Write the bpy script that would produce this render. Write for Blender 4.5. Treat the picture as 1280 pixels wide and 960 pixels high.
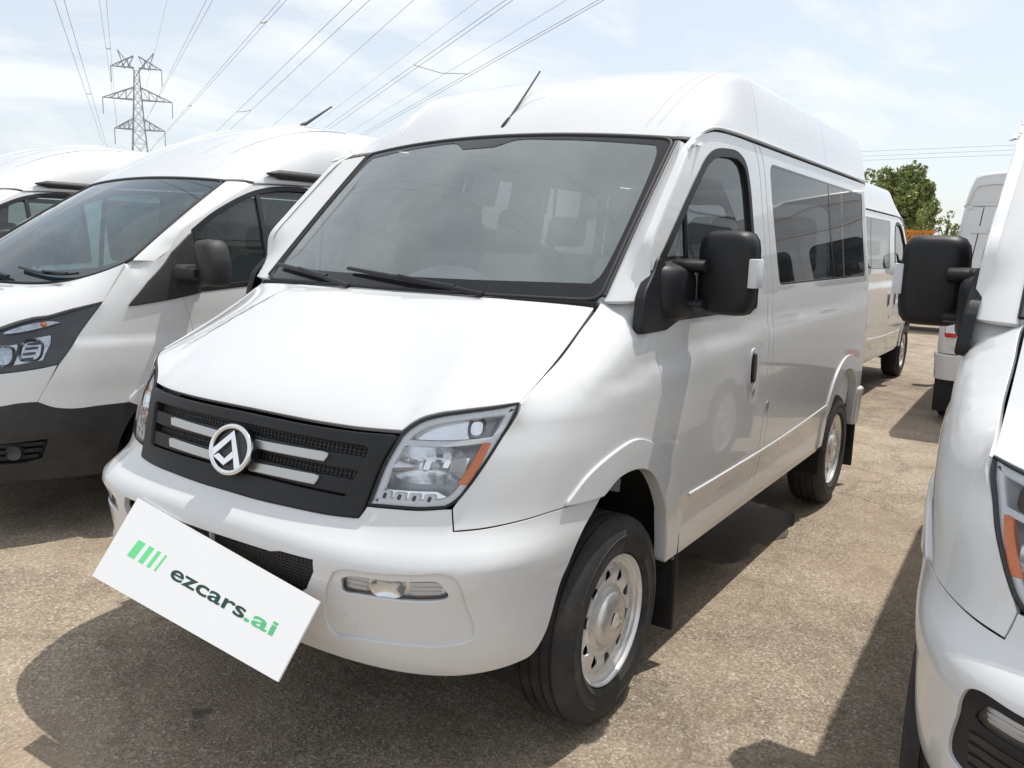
import bpy, bmesh, math, random
import numpy as np
from mathutils import Vector, Matrix
from mathutils.geometry import delaunay_2d_cdt

PI = math.pi
scene = bpy.context.scene
for o in list(bpy.data.objects):
    bpy.data.objects.remove(o)
random.seed(7)
rng = np.random.default_rng(7)

# ------------------------------------------------------------------ camera
# world frame: metres, X = the way the middle van faces, Y = its left side, Z up, origin under its front axle
cam_d = bpy.data.cameras.new('camera')
cam = bpy.data.objects.new('camera', cam_d)
scene.collection.objects.link(cam)
scene.camera = cam
CY, CP, CR = 0.58955, -0.167122, -0.02822
cf = Vector((-math.cos(CY)*math.cos(CP), -math.sin(CY)*math.cos(CP), math.sin(CP)))
cr0 = Vector((-math.sin(CY), math.cos(CY), 0))
cd0 = cf.cross(cr0)
if cd0.z > 0: cd0 = -cd0
cr = cr0*math.cos(CR) + cd0*math.sin(CR)
cdn = cd0*math.cos(CR) - cr0*math.sin(CR)
M3 = Matrix((cr, -cdn, -cf)).transposed()
cam.matrix_world = Matrix.Translation((2.3736, 2.1047, 1.5981)) @ M3.to_4x4()
cam_d.sensor_width = 36.0
cam_d.lens = 1025.874/1280*36.0
cam_d.clip_start = 0.05
cam_d.clip_end = 3000
scene.render.resolution_x, scene.render.resolution_y = 1024, 768

# ------------------------------------------------------------------ sky and sun
SUN = Vector((-0.40, 0.15, 1.0)).normalized()
SUN_EL = math.asin(SUN.z)
world = bpy.data.worlds.new('World')
scene.world = world
world.use_nodes = True
wn, wl = world.node_tree.nodes, world.node_tree.links
wn.clear()
wout = wn.new('ShaderNodeOutputWorld')
wbg = wn.new('ShaderNodeBackground')
sky = wn.new('ShaderNodeTexSky')
sky.sky_type = 'NISHITA'
sky.sun_disc = False
sky.sun_elevation = SUN_EL
sky.sun_rotation = math.atan2(SUN.x, SUN.y)
sky.altitude = 30
sky.air_density = 1.0
sky.dust_density = 1.6
sky.ozone_density = 1.0
# thin high cloud, laid on a flat layer overhead (direction divided by its height)
tc = wn.new('ShaderNodeTexCoord')
sep = wn.new('ShaderNodeSeparateXYZ')
wl.new(tc.outputs['Generated'], sep.inputs[0])
mx = wn.new('ShaderNodeMath'); mx.operation = 'MAXIMUM'; mx.inputs[1].default_value = 0.0
wl.new(sep.outputs['Z'], mx.inputs[0])
ad = wn.new('ShaderNodeMath'); ad.operation = 'ADD'; ad.inputs[1].default_value = 0.22
wl.new(mx.outputs[0], ad.inputs[0])
dv = wn.new('ShaderNodeVectorMath'); dv.operation = 'DIVIDE'
wl.new(tc.outputs['Generated'], dv.inputs[0])
wl.new(ad.outputs[0], dv.inputs[1])
mp = wn.new('ShaderNodeMapping')
mp.inputs['Rotation'].default_value = (0, 0, 0.5)
mp.inputs['Scale'].default_value = (1.1, 1.6, 1.0)
mp.inputs['Location'].default_value = (0.35, 0.2, 0.0)
wl.new(dv.outputs[0], mp.inputs[0])
n1 = wn.new('ShaderNodeTexNoise'); n1.inputs['Scale'].default_value = 1.5
n1.inputs['Detail'].default_value = 9; n1.inputs['Roughness'].default_value = 0.58; n1.inputs['Distortion'].default_value = 0.5
wl.new(mp.outputs[0], n1.inputs['Vector'])
rp = wn.new('ShaderNodeValToRGB')
rp.color_ramp.elements[0].position = 0.44; rp.color_ramp.elements[0].color = (0, 0, 0, 1)
rp.color_ramp.elements[1].position = 0.62; rp.color_ramp.elements[1].color = (1, 1, 1, 1)
wl.new(n1.outputs['Fac'], rp.inputs[0])
cm = wn.new('ShaderNodeMath'); cm.operation = 'MULTIPLY_ADD'; cm.inputs[1].default_value = 0.40; cm.inputs[2].default_value = 0.58
wl.new(rp.outputs[0], cm.inputs[0])
mixc = wn.new('ShaderNodeMix'); mixc.data_type = 'RGBA'
wl.new(cm.outputs[0], mixc.inputs['Factor'])
wl.new(sky.outputs[0], mixc.inputs['A'])
mixc.inputs['B'].default_value = (6.1, 6.35, 6.5, 1)
wl.new(mixc.outputs['Result'], wbg.inputs['Color'])
wbg.inputs['Strength'].default_value = 0.13
wl.new(wbg.outputs[0], wout.inputs[0])

sun_d = bpy.data.lights.new('sun', 'SUN')
sun_d.energy = 3.2
sun_d.angle = math.radians(0.53)
sun_d.color = (1.0, 0.955, 0.88)
sun = bpy.data.objects.new('sun', sun_d)
sun.rotation_euler = SUN.to_track_quat('Z', 'Y').to_euler()
scene.collection.objects.link(sun)

scene.view_settings.view_transform = 'Standard'
scene.view_settings.look = 'None'
scene.view_settings.gamma = 1.0
scene.view_settings.use_curve_mapping = False
scene.view_settings.exposure = 0.29

# ------------------------------------------------------------------ materials
def node_mat(name):
    m = bpy.data.materials.new(name)
    m.use_nodes = True
    nt = m.node_tree
    return m, nt.nodes, nt.links, nt.nodes['Principled BSDF']

def mat(name, col, rough=0.5, metal=0.0, coat=0.0, var=0.06, scale=6.0, bump=0.0, bscale=200.0, spec=None, rvar=0.08, dirt=None):
    """Principled material with procedural colour and roughness variation and optional fine relief."""
    m, N, L, b = node_mat(name)
    tc = N.new('ShaderNodeTexCoord')
    nz = N.new('ShaderNodeTexNoise'); nz.inputs['Scale'].default_value = scale; nz.inputs['Detail'].default_value = 6
    L.new(tc.outputs['Object'], nz.inputs['Vector'])
    r = N.new('ShaderNodeValToRGB')
    lo = [max(0, c*(1-var)) for c in col]; hi = [min(1, c*(1+var)) for c in col]
    r.color_ramp.elements[0].color = (*lo, 1); r.color_ramp.elements[1].color = (*hi, 1)
    r.color_ramp.elements[0].position = 0.3; r.color_ramp.elements[1].position = 0.7
    L.new(nz.outputs['Fac'], r.inputs[0])
    out = r.outputs[0]
    if dirt:
        dcol, amt, dsc = dirt
        n2 = N.new('ShaderNodeTexNoise'); n2.inputs['Scale'].default_value = dsc; n2.inputs['Detail'].default_value = 10; n2.inputs['Roughness'].default_value = .7
        L.new(tc.outputs['Object'], n2.inputs['Vector'])
        r2 = N.new('ShaderNodeValToRGB'); r2.color_ramp.elements[0].position = .45; r2.color_ramp.elements[1].position = .8
        r2.color_ramp.elements[1].color = (amt, amt, amt, 1)
        L.new(n2.outputs['Fac'], r2.inputs[0])
        mm = N.new('ShaderNodeMix'); mm.data_type = 'RGBA'
        L.new(r2.outputs[0], mm.inputs['Factor']); L.new(out, mm.inputs['A']); mm.inputs['B'].default_value = (*dcol, 1)
        out = mm.outputs['Result']
    L.new(out, b.inputs['Base Color'])
    mr = N.new('ShaderNodeMapRange'); mr.inputs['To Min'].default_value = max(0, rough-rvar*rough*2); mr.inputs['To Max'].default_value = min(1, rough+rvar*rough*2)
    L.new(nz.outputs['Fac'], mr.inputs['Value']); L.new(mr.outputs[0], b.inputs['Roughness'])
    b.inputs['Metallic'].default_value = metal
    b.inputs['Coat Weight'].default_value = coat
    b.inputs['Coat Roughness'].default_value = 0.03
    if spec is not None: b.inputs['Specular IOR Level'].default_value = spec
    if bump:
        nb = N.new('ShaderNodeTexNoise'); nb.inputs['Scale'].default_value = bscale; nb.inputs['Detail'].default_value = 3
        L.new(tc.outputs['Object'], nb.inputs['Vector'])
        bp = N.new('ShaderNodeBump'); bp.inputs['Strength'].default_value = bump; bp.inputs['Distance'].default_value = 0.001
        L.new(nb.outputs['Fac'], bp.inputs['Height']); L.new(bp.outputs[0], b.inputs['Normal'])
    return m

def glass(name, tint, ior=1.52, rough=0.0, haze=0.0, hazecol=(.5, .55, .56)):
    """thin sheet of glass: tinted see-through plus Fresnel mirror, with a pale veil mixed in that lightens it like glare"""
    m, N, L, b = node_mat(name)
    N.remove(b)
    o = N['Material Output']
    t = N.new('ShaderNodeBsdfTransparent'); t.inputs[0].default_value = (*tint, 1)
    g = N.new('ShaderNodeBsdfGlossy'); g.inputs['Roughness'].default_value = rough; g.inputs['Color'].default_value = (1, 1, 1, 1)
    f = N.new('ShaderNodeFresnel'); f.inputs['IOR'].default_value = ior
    mixn = N.new('ShaderNodeMixShader')
    L.new(f.outputs[0], mixn.inputs[0]); L.new(t.outputs[0], mixn.inputs[1]); L.new(g.outputs[0], mixn.inputs[2])
    out = mixn.outputs[0]
    if haze > 0:
        d = N.new('ShaderNodeBsdfDiffuse'); d.inputs['Color'].default_value = (*hazecol, 1)
        tcn = N.new('ShaderNodeTexCoord'); nz = N.new('ShaderNodeTexNoise'); nz.inputs['Scale'].default_value = 3.0; nz.inputs['Detail'].default_value = 8
        L.new(tcn.outputs['Object'], nz.inputs['Vector'])
        mr = N.new('ShaderNodeMapRange'); mr.inputs['To Min'].default_value = haze*.5; mr.inputs['To Max'].default_value = haze*1.5
        L.new(nz.outputs['Fac'], mr.inputs['Value'])
        m2 = N.new('ShaderNodeMixShader')
        L.new(mr.outputs[0], m2.inputs[0]); L.new(out, m2.inputs[1]); L.new(d.outputs[0], m2.inputs[2])
        out = m2.outputs[0]
    L.new(out, o.inputs['Surface'])
    return m

MT = {}
MT['paint'] = mat('white_paint', (.69, .697, .705), .28, coat=1.0, var=.02, scale=1.3)
MT['paint_bumper'] = mat('white_bumper_paint', (.68, .687, .695), .32, coat=.8, var=.02, scale=1.6)
MT['black'] = mat('black_plastic', (.013, .0135, .016), .46, var=.15, bump=.25, bscale=900, spec=.35, dirt=((.10, .09, .08), .08, 5))
MT['blackgloss'] = mat('black_gloss_trim', (.012, .012, .014), .16, var=.1)
MT['rubber'] = mat('tyre_rubber', (.026, .026, .027), .78, var=.2, scale=10, bump=.35, bscale=260, dirt=((.16, .14, .11), .35, 7))
MT['seal'] = mat('rubber_seal', (.015, .015, .016), .6, var=.1)
MT['dark'] = mat('dark_underbody', (.012, .012, .012), .9, var=.3)
MT['steel'] = mat('painted_steel_rim', (.80, .80, .80), .26, metal=.5, var=.06, scale=14, dirt=((.3, .26, .2), .25, 12))
MT['cap'] = mat('hub_cap_silver', (.70, .69, .66), .30, metal=.6, var=.06, scale=18, dirt=((.3, .26, .2), .2, 12))
MT['chrome'] = mat('chrome', (.85, .86, .87), .08, metal=1.0, var=.02)
MT['satin'] = mat('satin_chrome', (.52, .52, .52), .30, metal=.9, var=.03)
MT['reflector'] = mat('lamp_reflector', (.88, .89, .91), .16, metal=.85, var=.04, scale=20)
MT['lampwhite'] = mat('lamp_inner_trim', (.82, .83, .85), .28, metal=.15, var=.05)
MT['orange'] = mat('amber_reflector', (.95, .22, .03), .25, coat=.5, var=.12, scale=60, bump=.4, bscale=300)
MT['lens'] = glass('clear_lens', (.96, .97, .98), 1.45)
MT['ws'] = glass('windscreen_glass', (.93, .97, .97), 1.75, haze=.30, hazecol=(.50, .555, .565))  # strong haze brightens the screen in place of glare and a lit cabin
MT['clear'] = glass('door_glass', (.75, .80, .80), 1.6, haze=.02)
MT['tint'] = glass('privacy_glass', (.34, .36, .365), 1.6, haze=.0)
MT['dash'] = mat('dash_plastic', (.58, .66, .67), .6, var=.08, bump=.2, bscale=500)
MT['fabric'] = mat('seat_fabric', (.34, .33, .315), .9, var=.05, scale=30, bump=.3, bscale=400)
MT['lining'] = mat('grey_lining', (.78, .78, .76), .9, var=.08)
MT['red'] = mat('red_lamp', (.55, .02, .02), .15, coat=.6, var=.15, scale=40)
MT['white'] = mat('white_card', (.86, .86, .86), .5, var=.01)
MT['sticker'] = mat('paper_sticker', (.68, .69, .74), .6, var=.06, scale=40)
MT['green'] = mat('light_green_ink', (.16, .74, .30), .5, var=.02)
MT['green2'] = mat('green_ink', (.11, .55, .22), .5, var=.02)
MT['dgreen'] = mat('dark_green_ink', (.012, .055, .04), .5, var=.02)
MT['steelgrey'] = mat('hazed_galvanised_steel', (.33, .35, .37), .6, metal=.0, var=.15)  # grey lightened to put distance haze into the colour
MT['wire'] = mat('hazed_aluminium_conductor', (.22, .23, .24), .6, var=.1)  # lightened as well, haze of distance is in the colour

# ------------------------------------------------------------------ objects
COL = scene.collection
def link(o, parent=None):
    COL.objects.link(o)
    if parent is not None: o.parent = parent
    return o

def empty(name, loc=(0, 0, 0), rz=0.0, parent=None):
    o = bpy.data.objects.new(name, None)
    o.empty_display_size = .2
    o.location = loc; o.rotation_euler = (0, 0, rz)
    return link(o, parent)

def tag(o, label=None, cat=None, group=None, kind=None):
    if label: o['label'] = label
    if cat: o['category'] = cat
    if group: o['group'] = group
    if kind: o['kind'] = kind
    return o

def mesh_obj(name, V, F, m, parent=None, smooth=None, normals=None):
    me = bpy.data.meshes.new(name)
    me.from_pydata([tuple(map(float, v)) for v in V], [], [tuple(int(i) for i in f) for f in F])
    me.materials.append(MT[m] if isinstance(m, str) else m)
    me.update()
    if normals is not None:
        me.shade_smooth()
        me.normals_split_custom_set_from_vertices([tuple(map(float, n)) for n in normals])
    elif smooth is not None:
        me.shade_smooth()
        me.set_sharp_from_angle(angle=math.radians(smooth))
    return link(bpy.data.objects.new(name, me), parent)

def copy_tree(o, parent=None):
    c = o.copy(); COL.objects.link(c); c.parent = parent
    for ch in list(o.children): copy_tree(ch, c)
    return c

def catmull(pts, n):
    P = np.asarray(pts, float)
    if len(P) == 2:
        t = np.linspace(0, 1, n)[:, None]; return P[0]*(1-t)+P[1]*t
    d = np.r_[0, np.cumsum(np.maximum(1e-9, np.linalg.norm(np.diff(P, axis=0), axis=1))**.5)]
    T = np.empty_like(P)
    for i in range(len(P)):
        if i == 0: T[i] = (P[1]-P[0])/(d[1]-d[0])
        elif i == len(P)-1: T[i] = (P[-1]-P[-2])/(d[-1]-d[-2])
        else:
            a = (P[i]-P[i-1])/(d[i]-d[i-1]); b = (P[i+1]-P[i])/(d[i+1]-d[i]); w = (d[i+1]-d[i])/(d[i+1]-d[i-1])
            T[i] = a*w+b*(1-w)
    s = np.linspace(0, d[-1], n); i = np.clip(np.searchsorted(d, s, side='right')-1, 0, len(P)-2)
    h = (d[i+1]-d[i]); t = ((s-d[i])/h)[:, None]; h = h[:, None]
    return (1+2*t)*(1-t)**2*P[i]+t*(1-t)**2*h*T[i]+t*t*(3-2*t)*P[i+1]+t*t*(t-1)*h*T[i+1]

def loop_of(segs, step):
    """closed loop from a list of splined segments (corners where segments meet)"""
    out = []
    for s in segs:
        s = np.asarray(s, float); L = np.linalg.norm(np.diff(s, axis=0), axis=1).sum()
        n = max(2, int(math.ceil(L/step))+1)
        out.append(catmull(s, n)[:-1])
    P = np.vstack(out)
    keep = np.linalg.norm(P-np.roll(P, 1, 0), axis=1) > step*.08
    return P[keep]

def rounded(pts, r, n=5):
    """closed polygon with rounded corners, as one segment list"""
    P = np.asarray(pts, float); out = []
    for i in range(len(P)):
        a, b, c = P[i-1], P[i], P[(i+1) % len(P)]
        rr = r[i] if isinstance(r, (list, tuple)) else r
        d1 = (a-b)/np.linalg.norm(a-b); d2 = (c-b)/np.linalg.norm(c-b)
        ang = math.acos(max(-1, min(1, float(d1@d2)))); l = min(rr/math.tan(ang/2), .48*np.linalg.norm(a-b), .48*np.linalg.norm(c-b))
        p0, p2 = b+d1*l, b+d2*l
        for t in np.linspace(0, 1, n): out.append((1-t)**2*p0+2*t*(1-t)*b+t*t*p2)
    out.append(out[0])
    return [[out[i], out[i+1]] for i in range(len(out)-1)]

def area2(P): return .5*np.sum(P[:, 0]*np.roll(P[:, 1], -1)-np.roll(P[:, 0], -1)*P[:, 1])

def inset(P, g):
    if g == 0: return P
    t = np.roll(P, -1, 0)-np.roll(P, 1, 0); t /= np.linalg.norm(t, axis=1)[:, None]+1e-12
    n = np.stack([-t[:, 1], t[:, 0]], 1)*(1 if area2(P) > 0 else -1)
    return P+n*g

def inside(Q, P):
    x, y = Q[:, 0][:, None], Q[:, 1][:, None]; x1, y1 = P[:, 0], P[:, 1]; x2, y2 = np.roll(x1, -1), np.roll(y1, -1)
    c = ((y1 > y) != (y2 > y)) & (x < (x2-x1)*(y-y1)/(y2-y1+1e-15)+x1)
    return c.sum(1) % 2 == 1

def panel(name, fn, segs, m, parent=None, holes=(), step=.05, off=0.0, flange=.014, gap=.0035, hgap=0.0, sgn=1, aim=(-1.5, 0, 1.0), rim=.0018, hflange=None):
    """sheet on the surface fn(u,v), trimmed to an outline with holes, edges rolled inwards"""
    loops = [inset(loop_of(segs, step*.6), gap)] + [inset(loop_of(h, step*.5), -hgap) for h in holes]
    B = np.vstack(loops); E = []; k = 0
    for l in loops:
        n = len(l); E += [(k+i, k+(i+1) % n) for i in range(n)]; k += n
    lo, hi = loops[0].min(0), loops[0].max(0)
    gx, gy = np.meshgrid(np.arange(lo[0]+step*.5, hi[0], step), np.arange(lo[1]+step*.5, hi[1], step))
    gx[1::2] += step*.5
    G = np.stack([gx.ravel(), gy.ravel()], 1)
    if len(G):
        ok = inside(G, loops[0])
        for h in loops[1:]: ok &= ~inside(G, h)
        G = G[ok]
        if len(G):
            d = np.min(np.linalg.norm(G[:, None]-B[None], axis=2), axis=1); G = G[d > step*.42]
    Q = np.vstack([B, G]) if len(G) else B
    vs, es, fs, ov, oe, of = delaunay_2d_cdt([Vector(q) for q in Q], E, [], 0, 1e-7)
    Q2 = np.array([tuple(v) for v in vs]); T = np.array([tuple(f) for f in fs if len(f) == 3])
    C = Q2[T].mean(1); ok = inside(C, loops[0])
    for h in loops[1:]: ok &= ~inside(C, h)
    T = T[ok]
    remap = {}
    for i, src in enumerate(ov):
        for s in src: remap[s] = i
    def ev(Q):
        P = fn(Q[:, 0], Q[:, 1]); e = 1e-4
        du = fn(Q[:, 0]+e, Q[:, 1])-fn(Q[:, 0]-e, Q[:, 1]); dvv = fn(Q[:, 0], Q[:, 1]+e)-fn(Q[:, 0], Q[:, 1]-e)
        n = np.cross(du, dvv); n /= np.linalg.norm(n, axis=1)[:, None]+1e-12
        return P, n
    P, Nn = ev(Q2)
    flip = np.sum(np.einsum('ij,ij->i', Nn, P-np.array(aim))) < 0
    if flip: Nn = -Nn
    P = P+Nn*off
    a, b, c = P[T[0, 0]], P[T[0, 1]], P[T[0, 2]]
    fa = np.einsum('ij,ij->i', np.cross(P[T[:, 1]]-P[T[:, 0]], P[T[:, 2]]-P[T[:, 0]]), Nn[T[:, 0]])
    T = np.where((fa < 0)[:, None], T[:, ::-1], T)
    V = [P]; NN = [Nn]; F = [tuple(t) for t in T]; nv = len(P); k = 0
    for li, l in enumerate(loops):
        fl = flange if (li == 0 or hflange is None) else hflange
        if fl <= 0: k += len(l); continue
        idx = np.array([remap[k+i] for i in range(len(l))]); k += len(l)
        p = P[idx]; n = Nn[idx]; t = np.roll(p, -1, 0)-np.roll(p, 1, 0)
        o = np.cross(t, n); o /= np.linalg.norm(o, axis=1)[:, None]+1e-12
        s = 1 if (area2(l) > 0) != flip else -1
        if li: s = -s
        o = o*s
        r1 = p+o*rim*.7-n*rim*.5; r2 = p+o*rim-n*rim*1.6; r3 = p+o*rim-n*fl; m_ = len(l)
        V += [r1, r2, r3]; n1 = n+o; n1 /= np.linalg.norm(n1, axis=1)[:, None]+1e-12
        NN += [n1, o, o]
        ring = [idx, nv+np.arange(m_), nv+m_+np.arange(m_), nv+2*m_+np.arange(m_)]
        nv += 3*m_
        for r in range(3):
            A, Bq = ring[r], ring[r+1]
            for i in range(m_):
                j = (i+1) % m_
                q = (A[i], Bq[i], Bq[j], A[j]) if s > 0 else (A[i], A[j], Bq[j], Bq[i])
                F.append(q)
    V = np.vstack(V); NN = np.vstack(NN)
    if sgn < 0:
        V = V*[1, -1, 1]; NN = NN*[1, -1, 1]; F = [f[::-1] for f in F]
    return mesh_obj(name, V, F, m, parent, normals=NN)

def sweep(name, pts, r, m, parent=None, n=8, closed=False, scale2=None, smooth=60, up=(0, 0, 1), cap=True):
    """tube along points; r may vary; scale2 flattens the section"""
    P = np.asarray(pts, float); k = len(P); r = np.broadcast_to(np.asarray(r, float), (k,))
    T = np.gradient(P, axis=0) if not closed else np.roll(P, -1, 0)-np.roll(P, 1, 0)
    T /= np.linalg.norm(T, axis=1)[:, None]+1e-12
    U = np.broadcast_to(np.asarray(up, float), P.shape)
    A = np.cross(T, U); A /= np.linalg.norm(A, axis=1)[:, None]+1e-9; Bv = np.cross(A, T)
    th = np.arange(n)/n*2*PI; s2 = 1 if scale2 is None else scale2
    V = (P[:, None]+r[:, None, None]*(np.cos(th)[None, :, None]*A[:, None]+s2*np.sin(th)[None, :, None]*Bv[:, None])).reshape(-1, 3)
    F = []
    for i in range(k if closed else k-1):
        for j in range(n):
            a, b = i*n+j, i*n+(j+1) % n; c = ((i+1) % k)*n
            F.append((a, b, c+(j+1) % n, c+j))
    if not closed and cap: F += [tuple(range(n))[::-1], tuple((k-1)*n+j for j in range(n))]
    return mesh_obj(name, V, F, m, parent, smooth=smooth)

def lathe(prof, n=48, axis='y', close=False):
    """revolve (radius, offset along axis) points; returns V,F"""
    V, F = [], []
    k = len(prof)
    for i in range(n):
        a = 2*PI*i/n
        for r, o in prof: V.append((r*math.cos(a), o, r*math.sin(a)))
    for i in range(n):
        for j in range(k-1 if not close else k):
            a, b = i*k+j, i*k+(j+1) % k; c, d = ((i+1) % n)*k+(j+1) % k, ((i+1) % n)*k+j
            F.append((a, b, c, d))
    return V, F

def rbox(name, lo, hi, m, parent=None, bev=.01, seg=3, taper=None, rot=None):
    bm = bmesh.new()
    bmesh.ops.create_cube(bm, size=1)
    lo, hi = Vector(lo), Vector(hi)
    for v in bm.verts:
        q = v.co+Vector((.5, .5, .5)); v.co = Vector((lo[i]+(hi[i]-lo[i])*q[i] for i in range(3)))
    if taper: 
        for v in bm.verts: v.co = Vector(taper(v.co))
    if bev > 0: bmesh.ops.bevel(bm, geom=bm.edges[:], offset=bev, segments=seg, affect='EDGES', profile=.5)
    me = bpy.data.meshes.new(name); bm.to_mesh(me); bm.free()
    me.materials.append(MT[m] if isinstance(m, str) else m)
    me.shade_smooth(); me.set_sharp_from_angle(angle=math.radians(35))
    return link(bpy.data.objects.new(name, me), parent)

def prism(name, poly, frame, depth, m, parent=None):
    """polygon in a plane (frame = origin, ex, ey), extruded along the plane normal"""
    o, ex, ey = (np.asarray(a, float) for a in frame); n = np.cross(ex, ey); n /= np.linalg.norm(n)
    P = [o+ex*a+ey*b for a, b in poly]; k = len(P)
    V = [p+n*depth for p in P]+P
    if area2(np.asarray(poly, float)) < 0: V = V[:k][::-1]+V[k:][::-1]
    F = [tuple(range(k)), tuple(range(2*k-1, k-1, -1))]+[(i, k+i, k+(i+1) % k, (i+1) % k) for i in range(k)]
    return mesh_obj(name, V, F, m, parent, smooth=30)

# ------------------------------------------------------------------ ground
def ground_mat():
    m, N, L, b = node_mat('worn_tan_asphalt')
    tc = N.new('ShaderNodeTexCoord')
    def noise(scale, detail=6, rough=.6):
        n = N.new('ShaderNodeTexNoise'); n.inputs['Scale'].default_value = scale; n.inputs['Detail'].default_value = detail; n.inputs['Roughness'].default_value = rough
        L.new(tc.outputs['Object'], n.inputs['Vector']); return n
    def ramp(src, stops):
        r = N.new('ShaderNodeValToRGB'); e = r.color_ramp.elements
        while len(e) < len(stops): e.new(.5)
        for q, (p, c) in zip(e, stops): q.position = p; q.color = (*c, 1) if len(c) == 3 else c
        L.new(src, r.inputs[0]); return r
    def mixc(fac, a, bb, mode='MIX'):
        x = N.new('ShaderNodeMix'); x.data_type = 'RGBA'; x.blend_type = mode
        if hasattr(fac, 'links'): L.new(fac, x.inputs['Factor'])
        else: x.inputs['Factor'].default_value = fac
        for s, v in (('A', a), ('B', bb)):
            if hasattr(v, 'links'): L.new(v, x.inputs[s])
            else: x.inputs[s].default_value = (*v, 1)
        return x.outputs['Result']
    # chippings: one colour per stone
    vo = N.new('ShaderNodeTexVoronoi'); vo.inputs['Scale'].default_value = 120; vo.inputs['Randomness'].default_value = 1
    L.new(tc.outputs['Object'], vo.inputs['Vector'])
    sepc = N.new('ShaderNodeSeparateColor'); L.new(vo.outputs['Color'], sepc.inputs[0])
    stone = ramp(sepc.outputs[0], [(0, (.17, .140, .108)), (.25, (.28, .228, .172)), (.6, (.385, .312, .232)), (.85, (.47, .395, .31)), (1, (.66, .60, .52))])
    fine = noise(420, 3); finer = ramp(fine.outputs['Fac'], [(.3, (.68, .68, .68)), (.7, (1.2, 1.2, 1.2))])
    st = mixc(.24, stone.outputs[0], (.36, .302, .245))
    c = mixc(1.0, st, finer.outputs[0], 'MULTIPLY')
    big = noise(.45, 5); bigr = ramp(big.outputs['Fac'], [(.3, (.80, .80, .80)), (.7, (1.12, 1.10, 1.06))])
    c = mixc(1.0, c, bigr.outputs[0], 'MULTIPLY')
    med = noise(2.6, 8, .7); medr = ramp(med.outputs['Fac'], [(.36, (.72, .70, .68)), (.6, (1.05, 1.05, 1.05))])
    c = mixc(1.0, c, medr.outputs[0], 'MULTIPLY')
    # sandy film
    sf = noise(1.1, 7, .65); sr = ramp(sf.outputs['Fac'], [(.45, (0, 0, 0)), (.72, (.55, .55, .55))])
    c = mixc(sr.outputs[0], c, (.43, .335, .235))
    # old tar patches
    tp = noise(1.7, 4, .5); tr = ramp(tp.outputs['Fac'], [(.71, (0, 0, 0)), (.74, (.7, .7, .7))])
    c = mixc(tr.outputs[0], c, (.06, .058, .055))
    # cracks
    vc = N.new('ShaderNodeTexVoronoi'); vc.feature = 'DISTANCE_TO_EDGE'; vc.inputs['Scale'].default_value = .42
    wob = noise(2.2, 6, .7); add = N.new('ShaderNodeVectorMath'); add.operation = 'MULTIPLY_ADD'; add.inputs[1].default_value = (.55, .55, .55)
    L.new(wob.outputs['Color'], add.inputs[0]); L.new(tc.outputs['Object'], add.inputs[2]); L.new(add.outputs[0], vc.inputs['Vector'])
    cr_ = ramp(vc.outputs['Distance'], [(.0, (.35, .35, .35)), (.010, (0, 0, 0))])
    c = mixc(cr_.outputs[0], c, (.09, .075, .055))
    dn = noise(.55, 7, .62); dr = ramp(dn.outputs['Fac'], [(.60, (0, 0, 0)), (.66, (.75, .75, .75))])
    c = mixc(dr.outputs[0], c, mixc(1.0, c, (.50, .48, .47), 'MULTIPLY'))
    L.new(c, b.inputs['Base Color'])
    rr = N.new('ShaderNodeMapRange'); rr.inputs['To Min'].default_value = .86; rr.inputs['To Max'].default_value = .45
    L.new(dr.outputs[0], rr.inputs['Value']); L.new(rr.outputs[0], b.inputs['Roughness'])
    b.inputs['Specular IOR Level'].default_value = .3
    bp = N.new('ShaderNodeBump'); bp.inputs['Strength'].default_value = .5; bp.inputs['Distance'].default_value = .006
    hs = N.new('ShaderNodeMath'); hs.operation = 'ADD'
    L.new(vo.outputs['Distance'], hs.inputs[0]); L.new(fine.outputs['Fac'], hs.inputs[1]); L.new(hs.outputs[0], bp.inputs['Height']); L.new(bp.outputs[0], b.inputs['Normal'])
    return m
bm = bmesh.new()
S = 1500
vs = [bm.verts.new(p) for p in ((-S, -S, 0), (S, -S, 0), (S, S, 0), (-S, S, 0))]; bm.faces.new(vs)
me = bpy.data.meshes.new('ground'); bm.to_mesh(me); bm.free(); me.materials.append(ground_mat())
tag(link(bpy.data.objects.new('ground', me)), kind='structure')

# damp stains lying on the asphalt
MT['damp'] = mat('damp_asphalt', (.12, .105, .09), .34, var=.35, scale=9, bump=.8, bscale=120, rvar=.3)
def patch(pts, label_z):
    g = np.random.default_rng(int(label_z*1e5)); P = []
    for i in range(len(pts)):
        a, b_ = np.array(pts[i], float), np.array(pts[(i+1) % len(pts)], float)
        for t in np.linspace(0, 1, 7)[:-1]: P.append(a*(1-t)+b_*t+g.normal(size=2)*.05)
    tag(mesh_obj('damp_stain', [(p[0], p[1], label_z) for p in P], [tuple(range(len(P)))], 'damp'), kind='structure')
patch([(-1.55, .35), (-2.2, .15), (-2.75, .5), (-2.72, .86), (-2.1, .90), (-1.6, .80)], .0040)

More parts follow.
